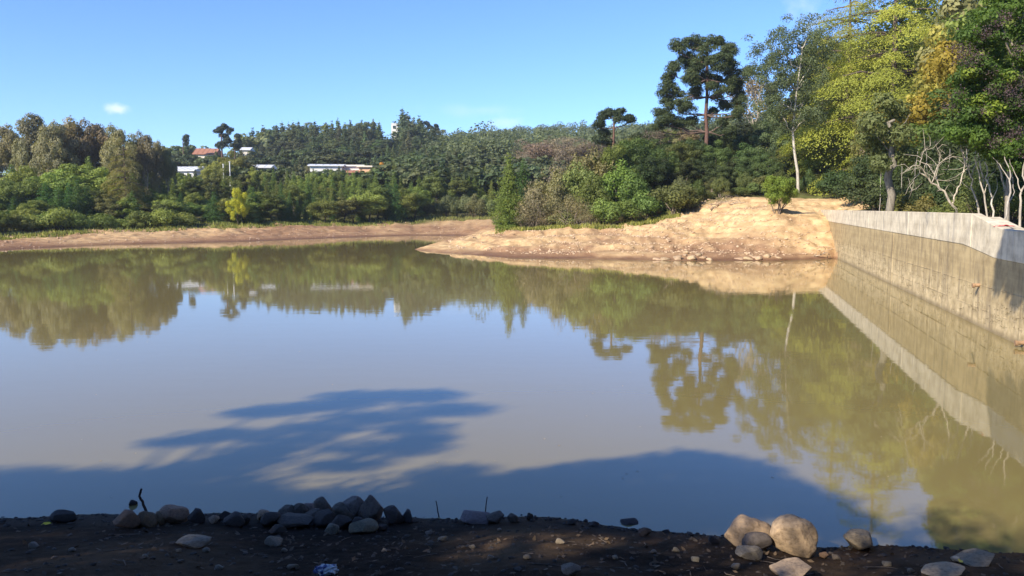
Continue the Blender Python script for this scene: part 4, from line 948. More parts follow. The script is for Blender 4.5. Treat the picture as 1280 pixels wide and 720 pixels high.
# ------------------------------------------------------------------ the dam wall
def dam():
    root = empty('dam_wall', (8.5 + WALL_SL * 40, 40, 0), 0, (1, 1, 1), "long straight concrete dam wall along the right side of the lake", "dam wall")
    ex = 8.5 + WALL_SL * 40
    def pt(y, s, z): return (8.5 + WALL_SL * y + s * WL - ex, y - 40, z)
    def slab(name, prof, s0, s1, mat, zt=None):
        """prof: list of (y, zbottom, ztop)"""
        mb = MB(); n = len(prof)
        v = []
        for (y, zb, zt_) in prof: v += [pt(y, s0, zb), pt(y, s1, zb), pt(y, s1, zt_), pt(y, s0, zt_)]
        f = []
        for i in range(n - 1):
            for a, b in ((0, 1), (1, 2), (2, 3), (3, 0)): f.append((i * 4 + a, i * 4 + b, i * 4 + 4 + b, i * 4 + 4 + a))
        f += [(0, 3, 2, 1), (n * 4 - 4, n * 4 - 3, n * 4 - 2, n * 4 - 1)]
        mb.add(v, f); o = mb.build(name, mat, root); 
        bv = o.modifiers.new("edge", 'BEVEL'); bv.width = .02; bv.segments = 2; bv.limit_method = 'ANGLE'
        return o
    ytop = lambda y: float(np.interp(y, [2, 24.7, 25, 28.2, 40, 79], [3.32, 3.37, 3.38, 3.86, 3.9, 3.98]))
    zb_ = lambda y: float(np.interp(y, [2, 25.5, 29, 65, 80], [2.38, 2.42, 2.72, 2.9, 3.0]))
    # stained body in long pours, a hair back from one another
    ys = [2, 12, 22, 32, 42, 52, 62, 80]
    for k in range(len(ys) - 1):
        y0, y1 = ys[k] + .01, ys[k + 1] - .01; q = np.linspace(y0, y1, 8)
        slab('wall_body', [(y, -1.6, zb_(y)) for y in q], .02 + .006 * (k % 2), .9, M_CONC)
    # level ledges left by each pour of concrete
    mb = MB(); rng = np.random.default_rng(2)
    for zl in (.62, 1.42):
        q = np.linspace(3, 70, 160); wv = .012 + .014 * rng.random(160)
        for i in range(159):
            if rng.random() < .35: continue
            z0 = zl + .01 * math.sin(q[i] * .6) + .012 * (rng.random() - .5); hh = .012 + .015 * rng.random()
            v = [pt(q[i], .022 - wv[i], z0), pt(q[i + 1], .022 - wv[i + 1], z0), pt(q[i + 1], .022 - wv[i + 1] * .4, z0 + hh), pt(q[i], .022 - wv[i] * .4, z0 + hh), pt(q[i], .05, z0), pt(q[i + 1], .05, z0), pt(q[i + 1], .05, z0 + hh), pt(q[i], .05, z0 + hh)]
            mb.add(v, [(0, 1, 2, 3), (4, 7, 6, 5), (0, 4, 5, 1), (3, 2, 6, 7)])
    o = mb.build("pour_ridge", M_CONC, root); o["kind"] = "stuff"
    # pale upper band, cast in bays with open joints
    yb = [2, 8, 13, 18.5, 23.8, 28.2, 33, 38.5, 44, 50, 56, 62, 68, 74, 79.5]
    for k in range(len(yb) - 1):
        y0, y1 = yb[k] + .012, yb[k + 1] - .012
        slab('upper_bay', [(y, zb_(y) + .002, ytop(y)) for y in np.linspace(y0, y1, 6)], .0 - .004 * (k % 2), .32, M_CONC2)
    # thin weathered coping strip on top
    # sloping wing behind the step
    mb = MB(); v = []
    for s in (.325, .9): v += [pt(28.0, s, 2.9), pt(25.0, s, 2.9), pt(25.0, s, 3.30), pt(28.0, s, 3.74)]
    mb.add(v, [(0, 1, 2, 3), (4, 7, 6, 5), (0, 4, 5, 1), (1, 5, 6, 2), (2, 6, 7, 3), (3, 7, 4, 0)]); mb.build("wing_wall", M_CONC2, root)
    # drain stubs with weeds
    for (px, py) in ((1224, 356), (1279, 428)):
        d = ray(px, py); t_ = (8.5) / (d[0] - WALL_SL * d[1]); P = np.array([0, 0, EYE]) + d * t_
        mb = MB(); nrm = np.array([-1, WALL_SL, 0]) / WL
        a = P - nrm * .05; b = P + nrm * .20 - [0, 0, .03]
        off = np.array([ex, 40, 0])
        mb.tube([a - off, b - off], (.06, .06), 12); mb.tube([b - off - nrm * .06, b - off + nrm * .015], (.08, .08), 12)
        mb.build("drain_pipe", M_PIPE, root)
    return root
M_PIPE = simple("rusty_clay", (.30, .19, .11), .85, var=.5)
dam()
# small weeds in the wall's cracks, tufts nobody would count
def crack_weeds():
    rng = np.random.default_rng(3); mb = MB()
    for k in range(420):
        y = rng.uniform(17, 64); z = rng.choice([.3, .5, .62, .9, 1.1, 1.3]) + rng.normal() * .08
        n = 10; s = -.02
        base = np.array([8.5 + WALL_SL * y + s * WL, y, z])
        L = rng.uniform(.03, .10)
        P = base + rng.normal(size=(n, 3)) * [.01, L * 1.8, L * .35]; leaf_quads(mb, P, unit(rng.normal(size=(n, 3)) * .5 + [-1, 0, .2]), L * .7, .25, rng, rng.random(n))
    o = mb.build("crack_weeds", M_LEAF, color=(.085, .07, .035)); o["kind"] = "stuff"
crack_weeds()
# crumpled red rag lying on the wall
mb = MB(); rng = np.random.default_rng(1)
gx, gy_ = np.meshgrid(np.linspace(-.28, .28, 14), np.linspace(-.14, .14, 8), indexing='ij')
zz = .05 + .05 * fbm(gx * 9, gy_ * 9, 4, 3) + .03 * np.exp(-gx ** 2 * 20)
V = np.stack([gx.ravel(), gy_.ravel(), zz.ravel()], 1); i = np.arange(13)[:, None]; j = np.arange(7)[None, :]
F = np.stack([i * 8 + j, (i + 1) * 8 + j, (i + 1) * 8 + j + 1, i * 8 + j + 1], -1).reshape(-1, 4)
mb.add(V, F); o = mb.build("red_rag", simple("faded_red_cloth", (.62, .12, .12), .9), smooth=True)
so = o.modifiers.new("cloth", 'SOLIDIFY'); so.thickness = .012
o.location = (8.5 + WALL_SL * 25 + .45, 25.6, 3.41); props(o, "crumpled faded red rag lying on the dam below the white stems", "rag")

# ------------------------------------------------------------------ buildings in the wood
M_WHITE = simple("white_wall", (.62, .61, .58), .7, nscale=2, var=.12); M_ROOFW = simple("pale_roof", (.62, .63, .64), .5, nscale=1, var=.15)
M_PEACH = simple("peach_wall", (.66, .40, .24), .8, nscale=2, var=.15); M_TILE = simple("terracotta_tiles", (.34, .16, .10), .8, nscale=4, var=.3)
M_GLASS = simple("dark_window_glass", (.03, .04, .05), .15, .6); M_CREAM = simple("cream_wall", (.62, .56, .45), .8, nscale=2, var=.12)
def building(name, px0, px1, ytop, Y, hgt, dep, roof_rise, wall_m, roof_m, label, cat="building", yaw=0., wins=5, eave=.5, rows=1):
    a = at_depth(px0, ytop, Y); b = at_depth(px1, ytop, Y); W = b[0] - a[0]; zt = a[2]
    root = empty(name, ((a[0] + b[0]) / 2, Y + dep / 2, zt - hgt - roof_rise), yaw, (1, 1, 1), label, cat)
    mb = MB(); mb.box(-W / 2, W / 2, -dep / 2, dep / 2, -4, hgt); mb.build("wall", wall_m, root)
    mb = MB(); x0, x1 = -W / 2 - eave, W / 2 + eave; d = dep / 2 + eave
    t = .18; h = hgt + .003
    if roof_rise > 0.05:
        v = [(x0, -d, h), (x1, -d, h), (x1, d, h), (x0, d, h), (x0, 0, h + roof_rise), (x1, 0, h + roof_rise), (x0, -d, h + t), (x1, -d, h + t), (x1, d, h + t), (x0, d, h + t), (x0, 0, h + roof_rise + t), (x1, 0, h + roof_rise + t)]
        f4 = [(0, 1, 2, 3), (6, 7, 11, 10), (8, 9, 10, 11), (0, 6, 7, 1), (2, 8, 9, 3)]
        mb.add(v, f4); mb.add(np.array(v), [(0, 3, 9), (0, 9, 6), (6, 9, 10), (1, 7, 8), (1, 8, 2), (7, 11, 8)])
        ro = mb.build("roof", roof_m, root)
        rb = MB()
        nr_ = int(W / 1.2)
        for k in range(nr_ + 1):
            xx = x0 + (x1 - x0) * k / nr_
            rb.add([(xx - .04, -d, h + t), (xx + .04, -d, h + t), (xx + .04, 0, h + roof_rise + t), (xx - .04, 0, h + roof_rise + t), (xx - .04, -d, h + t + .06), (xx + .04, -d, h + t + .06), (xx + .04, 0, h + roof_rise + t + .06), (xx - .04, 0, h + roof_rise + t + .06)],
                   [(4, 5, 6, 7), (0, 1, 5, 4), (0, 4, 7, 3), (1, 2, 6, 5)])
        r2 = rb.build("roof_seams", roof_m, ro); r2["kind"] = "stuff"
    else:
        mb.box(x0, x1, -d, d, h, h + .35); mb.build("roof", roof_m, root)
    for r_ in range(rows):
        for k in range(wins):
            xc = -W / 2 + W * (k + .5) / wins; zc = hgt * (r_ + .55) / rows; ww = min(1.6, W / wins * .5); wh = min(1.3, hgt / rows * .45)
            mb = MB(); fw = .12
            for q in ((xc - ww / 2 - fw, xc - ww / 2, zc - wh / 2, zc + wh / 2), (xc + ww / 2, xc + ww / 2 + fw, zc - wh / 2, zc + wh / 2), (xc - ww / 2 - fw, xc + ww / 2 + fw, zc + wh / 2, zc + wh / 2 + fw), (xc - ww / 2 - fw, xc + ww / 2 + fw, zc - wh / 2 - fw, zc - wh / 2)):
                mb.box(q[0], q[1], -dep / 2 - .08, -dep / 2 - .002, q[2], q[3])
            wn = mb.build("window", M_WHITE, root)
            mb = MB(); mb.box(xc - ww / 2, xc + ww / 2, -dep / 2 - .03, -dep / 2 - .003, zc - wh / 2, zc + wh / 2); mb.build("pane", M_GLASS, wn)
    return root
building('warehouse', 181, 248, 208, 176, 2.6, 9, 1.1, M_WHITE, M_ROOFW, "long low warehouse with pale sheet roof among the left trees", "warehouse", -.16, 7)
building('small_building', 313, 335, 206, 180, 3.2, 6, .7, M_WHITE, M_ROOFW, "small white building half hidden left of the larger white one", "building", .1, 2)
building('white_building', 385, 424, 205, 180, 4.0, 8, .5, M_WHITE, M_ROOFW, "bright white flat building showing above the far shore trees", "building", .12, 5)
building('long_building', 422, 452, 208, 183, 3.8, 7, 0, M_WHITE, M_WHITE, "lower white block attached right of the bright white building", "building", .05, 5)
building('peach_building', 448, 462, 209, 179, 4.4, 6, 0, M_PEACH, M_CREAM, "small peach-coloured building at the right end of the white ones", "building", .05, 2)
building('brick_building', 433, 448, 213, 179, 3.0, 5, .6, M_PEACH, M_TILE, "low tile-roofed shed between the white block and peach building", "building", .0, 2)
building('red_roof_house', 241, 266, 185, 268, 4.0, 9, 2.2, M_CREAM, M_TILE, "house with terracotta roof on the skyline above the white roof", "house", .1, 3)
building('white_tower', 489, 497, 155, 345, 9, 3, 0, M_WHITE, M_WHITE, "plain white water tower block among the ridge pines", "tower", .0, 1, .1, 3)
building('cream_house', 301, 310, 184, 262, 4.0, 6, 1, M_CREAM, M_ROOFW, "small cream house peeping out left of the ridge pines", "house", .1, 2)
for px, y0, y1, l in ((279, 206, 222, "white post, left one of the pair beside the olive trees"), (287, 203, 221, "white post, right one of the pair beside the olive trees")):
    Y = 158; a = at_depth(px, y0, Y); g_ = gh(a[0], Y); mb = MB(); mb.tube([(0, 0, -.5), (0, 0, a[2] - g_)], (.14, .11), 8); mb.tube([(0, 0, a[2] - g_ ), (0, 0, a[2] - g_ + .18)], (.17, .17), 8)
    o = mb.build("white_post", M_WHITE); o.location = (a[0], Y, g_); props(o, l, "post", "white posts on the far shore")

# ------------------------------------------------------------------ stones
import bmesh
def rock_mesh(seed, cuts=14, flat=1.0, sub=3, sharp=.62, disp=.10):
    """a stone: a ball cut by random planes, then worn and roughened"""
    bm = bmesh.new(); bmesh.ops.create_icosphere(bm, subdivisions=sub, radius=1)
    rng = np.random.default_rng(seed); pl = []
    for k in range(cuts): pl.append((unit(rng.normal(size=3)), rng.uniform(sharp - .14, sharp + .16)))
    off = rng.random(3) * 50
    me = bpy.data.meshes.new("rock"); bm.to_mesh(me); bm.free()
    P = np.empty(len(me.vertices) * 3, np.float32); me.vertices.foreach_get("co", P); P = P.reshape(-1, 3).astype(float)
    for n, d in pl:
        e = np.maximum(P @ n - d, 0); P = P - n[None] * e[:, None] * .90
    P = P * (1 + disp * fbm(P[:, 0] * 2 + off[0] + P[:, 2], P[:, 1] * 2 + off[1] - P[:, 2], 3, 3) + .02 * fbm(P[:, 0] * 9 + off[1], P[:, 1] * 9 + P[:, 2] * 7, 5, 2))[:, None]
    P = P / np.abs(P).max(0); me.vertices.foreach_set("co", P.astype(np.float32).ravel()); me.update()
    for p in me.polygons: p.use_smooth = True
    try: me.set_sharp_from_angle(angle=R(48))
    except Exception: pass
    me.materials.append(M_ROCK); return me
RM = [rock_mesh(200 + k, sub=4 if k < 6 else 3) for k in range(12)]
RM += [rock_mesh(231, 10, 1, 4, .70, .12), rock_mesh(234, 9, 1, 4, .68, .12)]
ST = [rock_mesh(300 + k, 9, 1, 2, .6, .1) for k in range(6)]
def rock(px, py_base, wpx, hpx, label, col=(.10, .085, .075), name='rock', group=None, yaw=None, Y=None, meshes=RM, pick=None, tilt=0., sink=.25, zon=None, dpt=None):
    """stone whose foot shows at px,py_base; its size is given in photo pixels"""
    CNT[0] += 1; r = random.Random(CNT[0])
    d = ray(px, py_base)
    if Y is None:          # walk the sight line down to the ground
        q = hit_ground(px, py_base) if py_base > 600 else hit_ground(px, py_base, 40, 110, 1400)
    else: t = Y / d[1]; q = np.array([0, 0, EYE]) + d * t
    m = q[1] / FPX; W = wpx * m / 2; H = hpx * m / 2
    o = bpy.data.objects.new(name, meshes[r.randrange(len(meshes)) if pick is None else pick]); C.objects.link(o)
    z = q[2] if zon is None else zon
    o.scale = (W * 1.08, (dpt or W * .9), H * 1.22)
    o.location = (q[0], q[1] + (dpt or W * .9) * .5, z + H * (1 - sink))
    o.rotation_euler = (r.uniform(-.12, .12), tilt + r.uniform(-.1, .1), r.uniform(-.5, .5) if yaw is None else yaw)
    kc = r.uniform(.85, 1.15); o.color = (*[c * kc * r.uniform(.97, 1.03) for c in col], 1)
    return props(o, label, "rock" if wpx > 18 else "stone", group)
G1 = "rocks along the near waterline"; DK = (.036, .028, .024); BR = (.17, .105, .06); GY = (.075, .06, .048)
for a in [(77, 654, 32, 16, "lone dark rounded rock at the waterline, far left of the near shore", DK), (154, 661, 34, 21, "brown flat-topped rock at the left end of the left row", BR), (180, 660, 25, 21, "brown rock just left of the crooked stick's foot", BR),
          (198, 657, 20, 17, "small brown rock between the crooked stick and the big one", BR), (216, 655, 34, 26, "biggest brown rock of the left row", (.22, .15, .10)), (243, 655, 24, 18, "dark rock at the right end of the left row", DK),
          (266, 654, 14, 10, "small tan stone between the left row and the heap", (.28, .20, .13)), (290, 658, 32, 15, "low dark rock at the left foot of the heap", DK), (306, 655, 14, 16, "small upright stone beside the low dark rock", GY), (326, 652, 20, 15, "tan-faced stone on the left part of the heap", (.30, .20, .13)), (333, 659, 34, 18, "dark rock under the tan-faced stone", DK),
          (360, 650, 26, 20, "grey rock in the left half of the heap", GY), (366, 660, 46, 16, "broad low slab at the base of the heap", GY), (384, 644, 18, 16, "small pale stone near the top of the heap", (.24, .19, .15)), (402, 648, 28, 26, "rounded grey rock before the heap's two largest", GY), (408, 660, 36, 22, "dark block at the front of the heap", DK),
          (426, 655, 30, 26, "grey block leaning on the second largest rock of the heap", GY), (440, 652, 34, 34, "second largest rock at the top of the heap", (.15, .125, .115)), (462, 652, 32, 36, "largest rock, standing upright at the heap's right end", (.17, .14, .125)), (452, 667, 38, 15, "smooth rounded stone lying in front of the largest rock", (.13, .11, .075)), (414, 668, 18, 14, "small light grey stone in front of the heap", (.15, .13, .10)),
          (372, 650, 24, 22, "grey rock high in the middle of the heap", GY), (392, 656, 30, 20, "dark grey rock low in the middle of the heap", GY), (350, 656, 24, 16, "dark wedge of rock on the heap's left shoulder", DK), (425, 662, 26, 16, "dark block before the grey leaning one", DK), (446, 662, 22, 14, "dark stone jammed under the second largest rock", DK), (280, 651, 20, 12, "dark low stone left of the heap", DK), (490, 654, 30, 20, "dark rock right of the heap", DK), (508, 654, 18, 17, "small black rock right beside the dark one", (.05, .045, .045)), (345, 668, 22, 10, "low stone half sunk before the heap", DK), (477, 664, 16, 9, "flat dark stone at the heap's right foot", DK),
          (592, 655, 44, 12, "low grey hump of stone between the two thin sticks", (.14, .11, .11)), (618, 654, 24, 14, "low stone at the foot of the right thin stick", GY), (641, 653, 14, 11, "small pointed stone right of the thin sticks", GY), (662, 650, 9, 9, "tiny dark stone in the shallows right of the thin sticks", DK),
          (786, 658, 24, 8, "flat black stone at the water's edge before the big pair", (.04, .035, .035)), (806, 670, 18, 10, "dark clod of stone left of the big pair", DK), (893, 680, 14, 11, "black pebble touching the big pair on the left", (.045, .04, .04)), (715, 656, 12, 6, "small dark stone at the middle of the near waterline", DK), (743, 658, 14, 6, "dark flat stone near the middle waterline", DK),
          (938, 685, 60, 40, "large rounded tan rock, left of the big pair", (.30, .21, .135)), (995, 695, 58, 50, "large angular tan rock, right of the big pair", (.34, .245, .16)), (945, 690, 42, 24, "dark grey rock tucked under the big pair", (.10, .085, .075)), (938, 699, 34, 16, "low stone in front of the big pair", (.13, .11, .09)),
          (1078, 688, 54, 26, "dark flat-topped slab at the waterline right of the big pair", (.20, .16, .105)), (990, 722, 56, 14, "pale flat stone at the bottom edge below the big pair", (.34, .25, .17)), (1222, 706, 60, 8, "broad low tan rock in the shallows at the right", (.22, .165, .11)), (1196, 703, 16, 7, "small pale stone left of the broad low rock", (.45, .36, .26)), (1186, 712, 10, 6, "tiny pale stone below the small pale one", (.45, .36, .26)), (1185, 722, 60, 10, "half buried tan rock at the bottom right", (.30, .22, .15)),
          (238, 684, 42, 10, "pale flat slab lying on the dark bank below the left row", (.15, .125, .095)), (343, 682, 24, 10, "pale grey stone on the dark bank below the heap", (.16, .135, .10)), (713, 719, 26, 14, "grey angular stone at the bottom middle", (.15, .125, .095)), (1046, 700, 12, 7, "small stone between the big pair and the slab", GY), (1030, 698, 12, 8, "brown stone touching the right big rock", BR)]:
    rock(*a[:5], col=a[5], group=G1, pick={938: 12, 995: 13, 1078: 4, 462: 2, 440: 3, 216: 4}.get(a[0]))
rock(164, 634, 12, 9, "single black stone poking out of the water left of the crooked stick", (.03, .028, .028), zon=-.02)
PB = [(258, 691, 12), (223, 690, 8), (272, 713, 12), (225, 704, 8), (365, 713, 14), (355, 690, 8), (536, 668, 9), (553, 677, 12), (625, 664, 7), (613, 699, 9), (818, 692, 9), (700, 680, 12), (845, 690, 10), (770, 700, 10), (870, 702, 12), (180, 698, 9), (90, 690, 10), (40, 686, 14), (480, 690, 8), (590, 686, 10), (660, 700, 12), (920, 712, 14), (1110, 708, 12), (1140, 716, 10)]
PB.sort(); lab_p = [f"small pale stone on the dark bank, {['left', 'middle', 'right'][k // 8]} part, {(ORD[:7] + ['rightmost'])[k % 8]}" for k in range(24)]
for k, (px, py, wd) in enumerate(PB):
    rock(px, py, wd, wd * .55, lab_p[k], (.19, .155, .115), 'pebble', "small pale stones on the near bank", meshes=ST)
# stones at the spit's waterline
for k, (px, py, w_, h_) in enumerate([(820, 325, 16, 6), (834, 325, 14, 8), (842, 322, 10, 6), (850, 325, 16, 9), (860, 322, 9, 6), (866, 325, 14, 8), (872, 319, 12, 7), (880, 325, 12, 7), (890, 325, 10, 5), (858, 318, 8, 5), (925, 325, 14, 5), (936, 325, 12, 6), (946, 323, 10, 6), (952, 325, 12, 7), (962, 322, 10, 6), (970, 325, 12, 5), (940, 321, 8, 4)]):
    g = "left group" if px < 900 else "right group"
    jr_ = random.Random(k); rock(px + jr_.uniform(-3, 3), py + jr_.uniform(-2, 1), w_ * jr_.uniform(.45, 1.1), h_ * jr_.uniform(.5, .95), f"pale broken stone at the spit's waterline, {g}, {(ORD + ['rightmost'])[k if k < 10 else k - 10]}", (.38, .275, .17), 'broken_stone', f"broken stones at the spit's waterline, {g}", meshes=ST, dpt=.5, sink=.5)
def rubble(name, n, rngseed, reg_fn, smin, smax, col, flat=.6):
    """loose stones too many to count, one mesh"""
    rng = np.random.default_rng(rngseed); mb = MB()
    bm = bmesh.new(); bmesh.ops.create_icosphere(bm, subdivisions=1, radius=1)
    V0 = np.array([v.co[:] for v in bm.verts]); F0 = np.array([[v.index for v in f.verts] for f in bm.faces]); bm.free()
    X, Y = reg_fn(rng, n); Z = ground_h(X, Y); n = len(X)
    s = smin + (smax - smin) * rng.random(n) ** 3
    a = rng.random(n) * 6.28
    J = V0[None] * (1 + rng.uniform(-.3, .3, (n, len(V0), 1))) * np.stack([s * rng.uniform(.7, 1.3, n), s * rng.uniform(.7, 1.2, n), s * flat * rng.uniform(.6, 1.2, n)], 1)[:, None, :]
    ca, sa = np.cos(a)[:, None], np.sin(a)[:, None]
    JX = J[..., 0] * ca - J[..., 1] * sa; JY = J[..., 0] * sa + J[..., 1] * ca
    V = np.stack([JX + X[:, None], JY + Y[:, None], J[..., 2] + (Z + s * .12)[:, None]], -1).reshape(-1, 3)
    F = (F0[None] + (np.arange(n) * len(V0))[:, None, None]).reshape(-1, 3)
    mb.add(V, F); o = mb.build(name, M_ROCK, color=col); o["kind"] = "stuff"
def reg_spit(rng, n):
    px = rng.uniform(560, 1040, n * 3); Y = rng.uniform(60, 100, n * 3); X = (px - 640) / FPX * Y; z = ground_h(X, Y)
    gy = np.interp(px, [560, 640, 680, 750, 820, 850, 900, 970, 1040], [100, 86, 86, 81, 82, 86, 92, 80, 76])
    keep = (z > .25) & (Y < gy) & (fbm(X * .25, Y * .25, 51, 3) > -.12 + .5 * rng.random(n * 3) - .2)
    return X[keep][:n], Y[keep][:n]
rubble("spit_rubble", 5200, 9, reg_spit, .03, .15, (.50, .365, .24))
def reg_near(rng, n):
    X = rng.uniform(-8, 8, n); Y = rng.uniform(3.6, 9.9, n); return X, Y
rubble("bank_gravel", 3800, 10, reg_near, .006, .035, (.04, .031, .024))
def reg_shore(rng, n):
    X = rng.uniform(-8, 8, n); Y = shore_y(X) + rng.normal(size=n) * .18 - .12; return X, Y
rubble("shore_gravel", 900, 11, reg_shore, .012, .045, (.035, .028, .024))
def reg_far(rng, n):
    px = rng.uniform(0, 600, n); f = rng.random(n); X = []; Ys = np.interp(px, [0, 130, 300, 450, 508, 575], [78, 90, 99, 116, 123, 124]) + f * 18
    return (px - 640) / FPX * Ys, Ys
rubble("far_beach_stones", 900, 12, reg_far, .04, .16, (.42, .30, .21))
# cut roots and fallen branches at the head of the slope
def deadwood(px, py, L_, ang, label, r=.07):
    q = hit_ground(px, py, 40, 130, 1800)
    rng = np.random.default_rng(int(px)); mb = MB(); c, s = math.cos(ang), math.sin(ang)
    p = np.array([[c * u, s * u, .1 + .25 * math.sin(u * 1.3)] for u in np.linspace(-L_ / 2, L_ / 2, 7)]); p[:, 2] += rng.normal(size=7) * .05
    mb.tube(p, np.linspace(r, r * .4, 7), 6)
    for k in (2, 4, 5): mb.tube([p[k], p[k] + [rng.normal() * .2, rng.normal() * .3, .35], p[k] + [rng.normal() * .5, rng.normal() * .4, .6]], (r * .5, r * .3, r * .15), 5)
    o = mb.build("fallen_branch", M_BARK, smooth=True, color=(.38, .30, .22)); o.location = q; props(o, label, "branch", "fallen branches on the cut bank")
for a in ((903, 254, 3.2, .3, "bleached fallen branch on the cut bank, topmost of the three"), (915, 257, 2.6, -.4, "bleached fallen branch on the cut bank, right one of the three"), (893, 260, 2.4, .9, "bleached fallen branch on the cut bank, lowest of the three"), (1020, 321, 1.8, -.5, "bleached stick lying at the waterline by the dam's far end"), (660, 279, 1.8, 1.0, "pale dead twig standing at the left end of the spit grass")):
    deadwood(*a)

# ------------------------------------------------------------------ sticks, bag, leaves, twigs
def stick(px_path, label, Y, r0, name='stick', twigs=()):
    P = np.array([at_depth(a, b, Y) for a, b in px_path]); o0 = P[0].copy(); mb = MB()
    P = P - o0; n = len(P); f = np.array([[np.interp(t, range(n), P[:, j]) for j in range(3)] for t in np.linspace(0, n - 1, n * 3)])
    rg = np.random.default_rng(int(px_path[0][0])); f[1:, :2] += rg.normal(size=f[1:, :2].shape) * r0 * .12
    mb.tube(f, np.linspace(r0, r0 * .6, len(f)), 8)
    for a, b in twigs:
        q = f[int(a * len(f))]; mb.tube([q, q + np.array(b)], (r0 * .45, r0 * .15), 5)
    o = mb.build(name, M_BARK, smooth=True, color=(.045, .032, .028)); o.location = o0; return props(o, label, "stick", "sticks at the near waterline")
stick([(190, 678), (188, 655), (185, 645), (179, 630), (174, 618), (177, 611)], "crooked dark stick standing in the bank by the left row of rocks", 9.6, .022, twigs=((.8, (.02, 0, .04)), (.35, (-.03, 0, .03))))
stick([(552, 668), (549, 648), (547, 637), (545, 626)], "thin dark stick, left one of the two standing stakes", 9.9, .010)
stick([(606, 676), (606, 650), (607, 636), (609, 621)], "thin dark stick, right one of the two standing stakes", 9.8, .010)
def crumple():
    rng = np.random.default_rng(6); bm = bmesh.new(); bmesh.ops.create_icosphere(bm, subdivisions=4, radius=1)
    P = np.array([v.co[:] for v in bm.verts]); k = 1 + .5 * fbm(P[:, 0] * 3 + 5, P[:, 1] * 3 + P[:, 2] * 2, 4, 4) + .4 * np.abs(fbm(P[:, 0] * 7, P[:, 2] * 7 + P[:, 1] * 4, 9, 3))
    P = P * k[:, None] * [.085, .06, .045]
    for v, p in zip(bm.verts, P): v.co = p
    me = bpy.data.meshes.new("plastic_bag"); bm.to_mesh(me); bm.free()
    m, t = new_mat("printed_plastic"); g = N(t, "TexCoord"); n = noise(t, 14, 3, .5, g.outputs['Object'])
    c = ramp(t, n, [(.44, (.03, .05, .16)), (.50, (.38, .40, .42)), (.62, (.50, .50, .50))]); p = principled(t, c, .3, spec=.5); finish(t, p.outputs[0]); me.materials.append(m)
    o = link("plastic_bag", me); q = at_z(408, 720, 1.9)
    x, y = at_depth(408, 716, 4.35)[0], 4.35; q = hit_ground(408, 718); x, y = q[0], q[1]; o.location = (x, y, gh(x, y) + .03); props(o, "crumpled white and blue plastic bag on the dark bank, bottom edge", "plastic bag")
    return o
crumple()
def on_bank(px, py): return hit_ground(px, py)
M_YL = simple("yellow_leaf", (.75, .60, .05), .5); M_DL = simple("dry_leaf", (.09, .06, .035), .8, var=.5)
for px, py, up, lab in ((1064, 677, .13, "yellow fallen leaf on the dark slab"), (1200, 701, .03, "yellow fallen leaf by the small pale stone"), (58, 653, .02, "yellow leaves lying beside the lone dark rock")):
    q = on_bank(px, py + 4); mb = MB(); s = .06
    mb.add([(-s, 0, 0), (-s * .3, -s * .45, .01), (s * .6, -s * .3, .012), (s, 0, .004), (s * .6, s * .3, .015), (-s * .3, s * .45, .012)], [(0, 1, 2, 3), (0, 3, 4, 5)])
    o = mb.build("fallen_leaf", M_YL); so = o.modifiers.new("t", 'SOLIDIFY'); so.thickness = .002
    o.location = q + [0, 0, up]; o.rotation_euler = (.3, .2, 1.0); props(o, lab, "leaf", "yellow fallen leaves")
def litter():
    rng = np.random.default_rng(21); mb = MB(); n = 900
    X = rng.uniform(-7, 7, n); Y = rng.uniform(3.6, 9.3, n); Z = ground_h(X, Y) + .012
    leaf_quads(mb, np.stack([X, Y, Z], 1), unit(rng.normal(size=(n, 3)) * .35 + [0, 0, 1]), .07, .5, rng, rng.random(n))
    o = mb.build("leaf_litter", M_DL); o["kind"] = "stuff"
    mb = MB()
    for k in range(110):
        x, y = rng.uniform(-6, 6), rng.uniform(3.7, 8.5); a = rng.random() * 6.28; L = rng.uniform(.08, .4)
        p = np.array([[x + math.cos(a) * u * L, y + math.sin(a) * u * L, 0] for u in (-.5, 0, .5)]); p[:, :2] += rng.normal(size=(3, 2)) * .02; p[:, 2] = ground_h(p[:, 0], p[:, 1]) + .012
        mb.tube(p, (.006, .005, .002), 4)
    o = mb.build("twigs", M_BARK, color=(.11, .085, .065)); o["kind"] = "stuff"
litter()
def floating():
    rng = np.random.default_rng(31); mb = MB(); n = 46
    X = rng.uniform(-7, 6, n); Y = 10.6 + rng.random(n) ** 2 * 16; P = np.stack([X * Y / 12, Y, np.full(n, .004)], 1)
    leaf_quads(mb, P, unit(rng.normal(size=(n, 3)) * .06 + [0, 0, 1]), .045, .5, rng, rng.random(n))
    o = mb.build("floating_leaves", simple("pale_dry_leaf", (.34, .27, .15), .7)); o["kind"] = "stuff"
floating()
